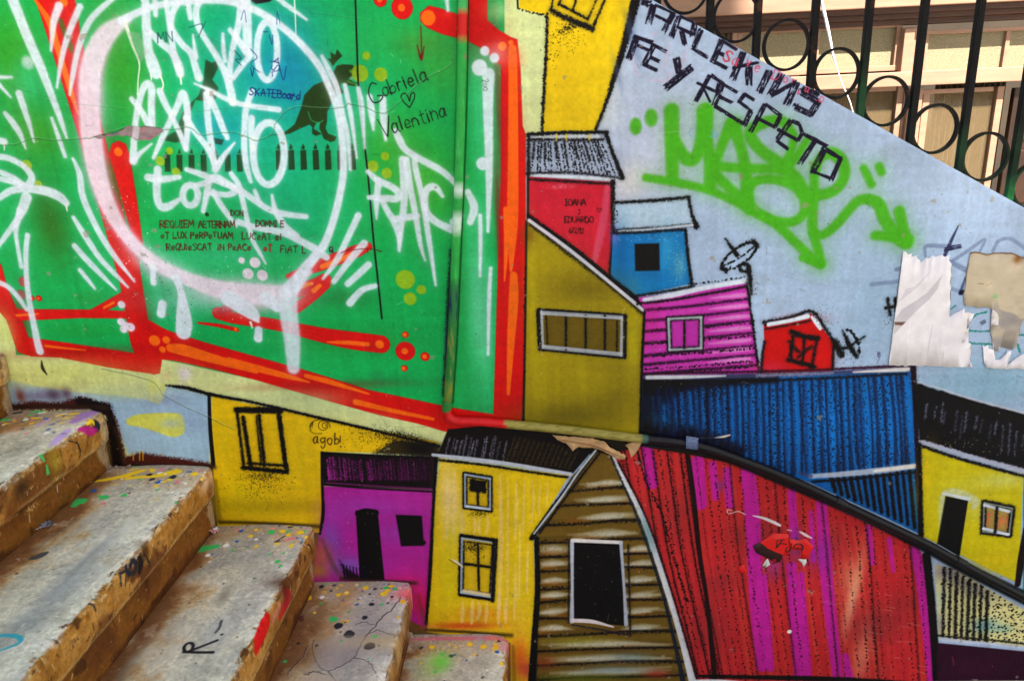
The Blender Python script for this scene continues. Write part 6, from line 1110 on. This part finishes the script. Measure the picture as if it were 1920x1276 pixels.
# ------------------------------------------------------------------ timber house behind the railing
FY = 2.2
PEACH = plain('peach timber paint', srgb(138, 106, 86), srgb(152, 118, 97), 5, .5, bs=.15, stretch=(1, 1, 6)); BROWN = plain('brown timber paint', srgb(56, 30, 20), srgb(74, 42, 28), 5, .5, bs=.2, stretch=(1, 1, 6)); DOORM = plain('varnished door wood', srgb(34, 18, 10), srgb(52, 28, 15), 7, .4, bs=.25, stretch=(6, 6, 1)); ROOMM = plain('dim room wall', srgb(40, 32, 24), srgb(56, 46, 34), 3, .8)
def glass_mat(name, tint, rough, frost):
    m, t, b = mat(name); n = noise(t, 260 if frost else 8, 3)
    if frost:
        r = ramp(t, n.outputs[0], [(.35, srgb(112, 104, 80)), (.62, srgb(138, 130, 106)), (.72, srgb(182, 176, 152))]); t.links.new(r.outputs[0], b.inputs['Base Color']); b.inputs['Roughness'].default_value = .6; b.inputs['Specular IOR Level'].default_value = .1; bump(t, b, n.outputs[0], .6, .002)
    else:
        b.inputs['Base Color'].default_value = (*srgb(*tint), 1); b.inputs['Alpha'].default_value = .35; b.inputs['Roughness'].default_value = .05; bump(t, b, n.outputs[0], .05, .01)
    return m
FROST = glass_mat('frosted glass', None, .4, True); CLEAR = glass_mat('window glass', (120, 100, 70), .05, False)
house = empty('timber_house', on_y([(1600, 420)], FY)[0]); tag(house, 'peach and brown timber house front with glazed windows behind the iron railing', 'house'); ho = Vector(house.location)
def bxp(name, px0, py0, px1, py1, y0, y1, m, parent=house, bevel=.004):
    yc, xc = (py0+py1)/2, (px0+px1)/2; o_ = ho if parent is not None else Vector((0, 0, 0))
    x0, x1 = on_y([(px0, yc)], y0)[0][0], on_y([(px1, yc)], y0)[0][0]; z1, z0 = on_y([(xc, py0)], y0)[0][2], on_y([(xc, py1)], y0)[0][2]
    return box(name, x0-o_.x, x1-o_.x, y0-o_.y, y1-o_.y, z0-o_.z, z1-o_.z, m, parent, bevel)
bxp('room_wall', 900, -200, 2300, 700, FY+.9, FY+1.0, ROOMM)
bxp('fascia', 900, -260, 2300, 17, FY-.115, FY+.05, PEACH)
bxp('cornice', 900, 17, 2300, 29, FY-.085, FY+.05, BROWN); bxp('cornice', 900, 29, 2300, 40, FY-.055, FY+.05, BROWN); bxp('cornice', 900, 40, 2300, 51, FY-.020, FY+.05, BROWN)
bxp('ledge', 900, 139, 2300, 166, FY-.06, FY+.05, PEACH)
for x0, x1 in ((1688, 1729), (1372, 1381)): bxp('post', x0, 51, x1, 139, FY-.012, FY+.05, PEACH)
bxp('post', 1693, 54, 1712, 139, FY-.035, FY-.0125, PEACH)
def win(x0, y0, x1, y1, bars, glass, fw=10, fm=PEACH):
    bm = bmesh.new(); yy0, yy1 = FY, FY+.045
    def add(a, b, c, d, dy=0):
        X0, X1 = on_y([(a, (b+d)/2)], FY)[0][0], on_y([(c, (b+d)/2)], FY)[0][0]; Z1, Z0 = on_y([((x0+x1)/2, b)], FY)[0][2], on_y([((x0+x1)/2, d)], FY)[0][2]
        add_box(bm, X0-ho.x, X1-ho.x, yy0-ho.y-dy, yy1-ho.y, Z0-ho.z, Z1-ho.z)
    add(x0, y0, x1, y0+fw*.7, .003); add(x0, y1-fw, x1, y1, .003); add(x0, y0, x0+fw, y1); add(x1-fw, y0, x1, y1)
    for b in bars: add(b-4, y0, b+4, y1, -.004)
    w_ = bmobj('window', bm, fm, house, False, .002); p = bxp('pane', x0+fw*.5, y0+fw*.4, x1-fw*.5, y1-fw*.5, FY+.02, FY+.026, glass, None, 0); p.parent = w_
    for v in p.data.vertices: v.co -= ho
    return w_
win(1381, 51, 1688, 139, [1532], FROST); win(1729, 51, 2050, 139, [1888], FROST); win(1080, 51, 1372, 139, [1226], FROST, 10, BROWN)
win(1500, 166, 1680, 460, [], CLEAR, 12, PEACH); win(1716, 166, 1862, 460, [], CLEAR, 12, PEACH); bxp('post', 1681, 166, 1715, 460, FY-.01, FY+.05, PEACH); bxp('post', 1690, 169, 1705, 460, FY-.035, FY-.0105, PEACH)
bxp('wall', 900, 166, 1499, 700, FY, FY+.05, PEACH); bxp('wall', 1500, 461, 1863, 700, FY, FY+.05, PEACH)
dr = bxp('door', 1864, 166, 2060, 700, FY+.03, FY+.07, DOORM); bxp('door_frame', 1863, 166, 1880, 700, FY-.004, FY+.0295, DOORM)
for (a, b, c_, d) in ((1893, 190, 1960, 262), (1893, 280, 1960, 380), (1893, 400, 1960, 560)):
    o = bxp('door_panel', a, b, c_, d, FY+.018, FY+.0295, DOORM, None, .008); o.parent = dr
    for v in o.data.vertices: v.co -= ho
def curtain(px0, px1, col, seed):
    m, t, b = mat('lace curtain'); n = noise(t, 30, 4, .6, 'Object', (8, 1, .35)); r = ramp(t, n.outputs[0], [(.42, srgb(*[int(c*.45) for c in col])), (.5, srgb(*col)), (.56, srgb(*[int(c*.5) for c in col]))]); t.links.new(r.outputs[0], b.inputs['Base Color']); b.inputs['Roughness'].default_value = .9
    x0, x1 = on_y([(px0, 300)], FY+.08)[0][0], on_y([(px1, 300)], FY+.08)[0][0]; z1, z0 = on_y([(px0, 110)], FY+.08)[0][2], on_y([(px0, 520)], FY+.08)[0][2]
    vs = []; n_ = 90
    for j, z in enumerate(np.linspace(z0, z1, 12)):
        for i in range(n_+1): x = x0+(x1-x0)*i/n_; vs.append((x-ho.x, FY+.09+.012*math.sin(i*.9+seed)+.004*math.sin(i*.37+j*.6)-ho.y, z-ho.z))
    fs = [(j*(n_+1)+i, j*(n_+1)+i+1, (j+1)*(n_+1)+i+1, (j+1)*(n_+1)+i) for j in range(11) for i in range(n_)]
    return mesh('curtain', vs, fs, m, house, True)
curtain(1740, 1868, (112, 102, 82), 1); curtain(1490, 1690, (76, 62, 40), 2)
cord = on_y(catmull(np.array([1532,-50, 1540,0, 1549,40, 1557,78, 1562,104, 1570,130, 1580,160, 1590,182, 1598,206, 1606,250], float).reshape(-1, 2), 6), 1.7)
rng_ = np.random.default_rng(5); cr = np.interp(np.arange(len(cord)), [0, 12, 25, 30, 36, 54], [.0058, .006, .0045, .0014, .0026, .002])*(1+.3*rng_.random(len(cord)))
o = tube('frayed_cord', [Vector(p)-Vector(cord[0]) for p in cord], cr.tolist(), plain('white twine', srgb(220, 214, 216), srgb(240, 236, 240), 90, .8, bs=.6), None, 8); o.location = tuple(cord[0]); tag(o, 'frayed white cord dangling behind the iron bars', 'cord')

# ------------------------------------------------------------------ ground, and an unseen house added across the lane to shade the stairs
pave = plain('street concrete', srgb(160, 154, 142), srgb(186, 178, 164), 1.5, .85, bs=.4, bd=.004)
tag(mesh('pavement', [(-60, -60, NZ[-1]), (60, -60, NZ[-1]), (60, 60, NZ[-1]), (-60, 60, NZ[-1])], [(0, 1, 2, 3)], pave), kind='structure')
PLAST = plain('pale plaster', srgb(214, 208, 198), srgb(230, 224, 212), 2, .85)
nb = empty('added_shade_house', (2.6, -6.4, NZ[-1])); tag(nb, 'unseen tall pale plastered house on stilts, added across the lane to shade the stairs', 'house'); no = Vector(nb.location)
def nbx(name, x0, x1, y0, y1, z0, z1, m, bv=.01): return box(name, x0-no.x, x1-no.x, y0-no.y, y1-no.y, z0-no.z, z1-no.z, m, nb, bv)
nbx('wall', -0.3, 5.4, -8.5, -5.0, 4.6, 10.2, PLAST); nbx('shade_tower', -0.3, 4.92, -8.0, -5.3, 10.202, 13.4, PLAST); nbx('roof', -0.5, 4.93, -8.2, -5.2, 13.402, 13.6, BROWN)  # upper block added to shade the left end of the timber front
for sx in (-0.1, 5.2):
    for sy in (-8.3, -5.2): nbx('stilt', sx-.12, sx+.12, sy-.12, sy+.12, NZ[-1]+.002, 4.598, BROWN)  # stilts added so low sky light passes under to the wall
for wx in (0.6, 2.4, 4.0):
    for wz in (5.4, 7.8): nbx('window', wx, wx+.9, -5.0, -4.94, wz, wz+1.3, BROWN)
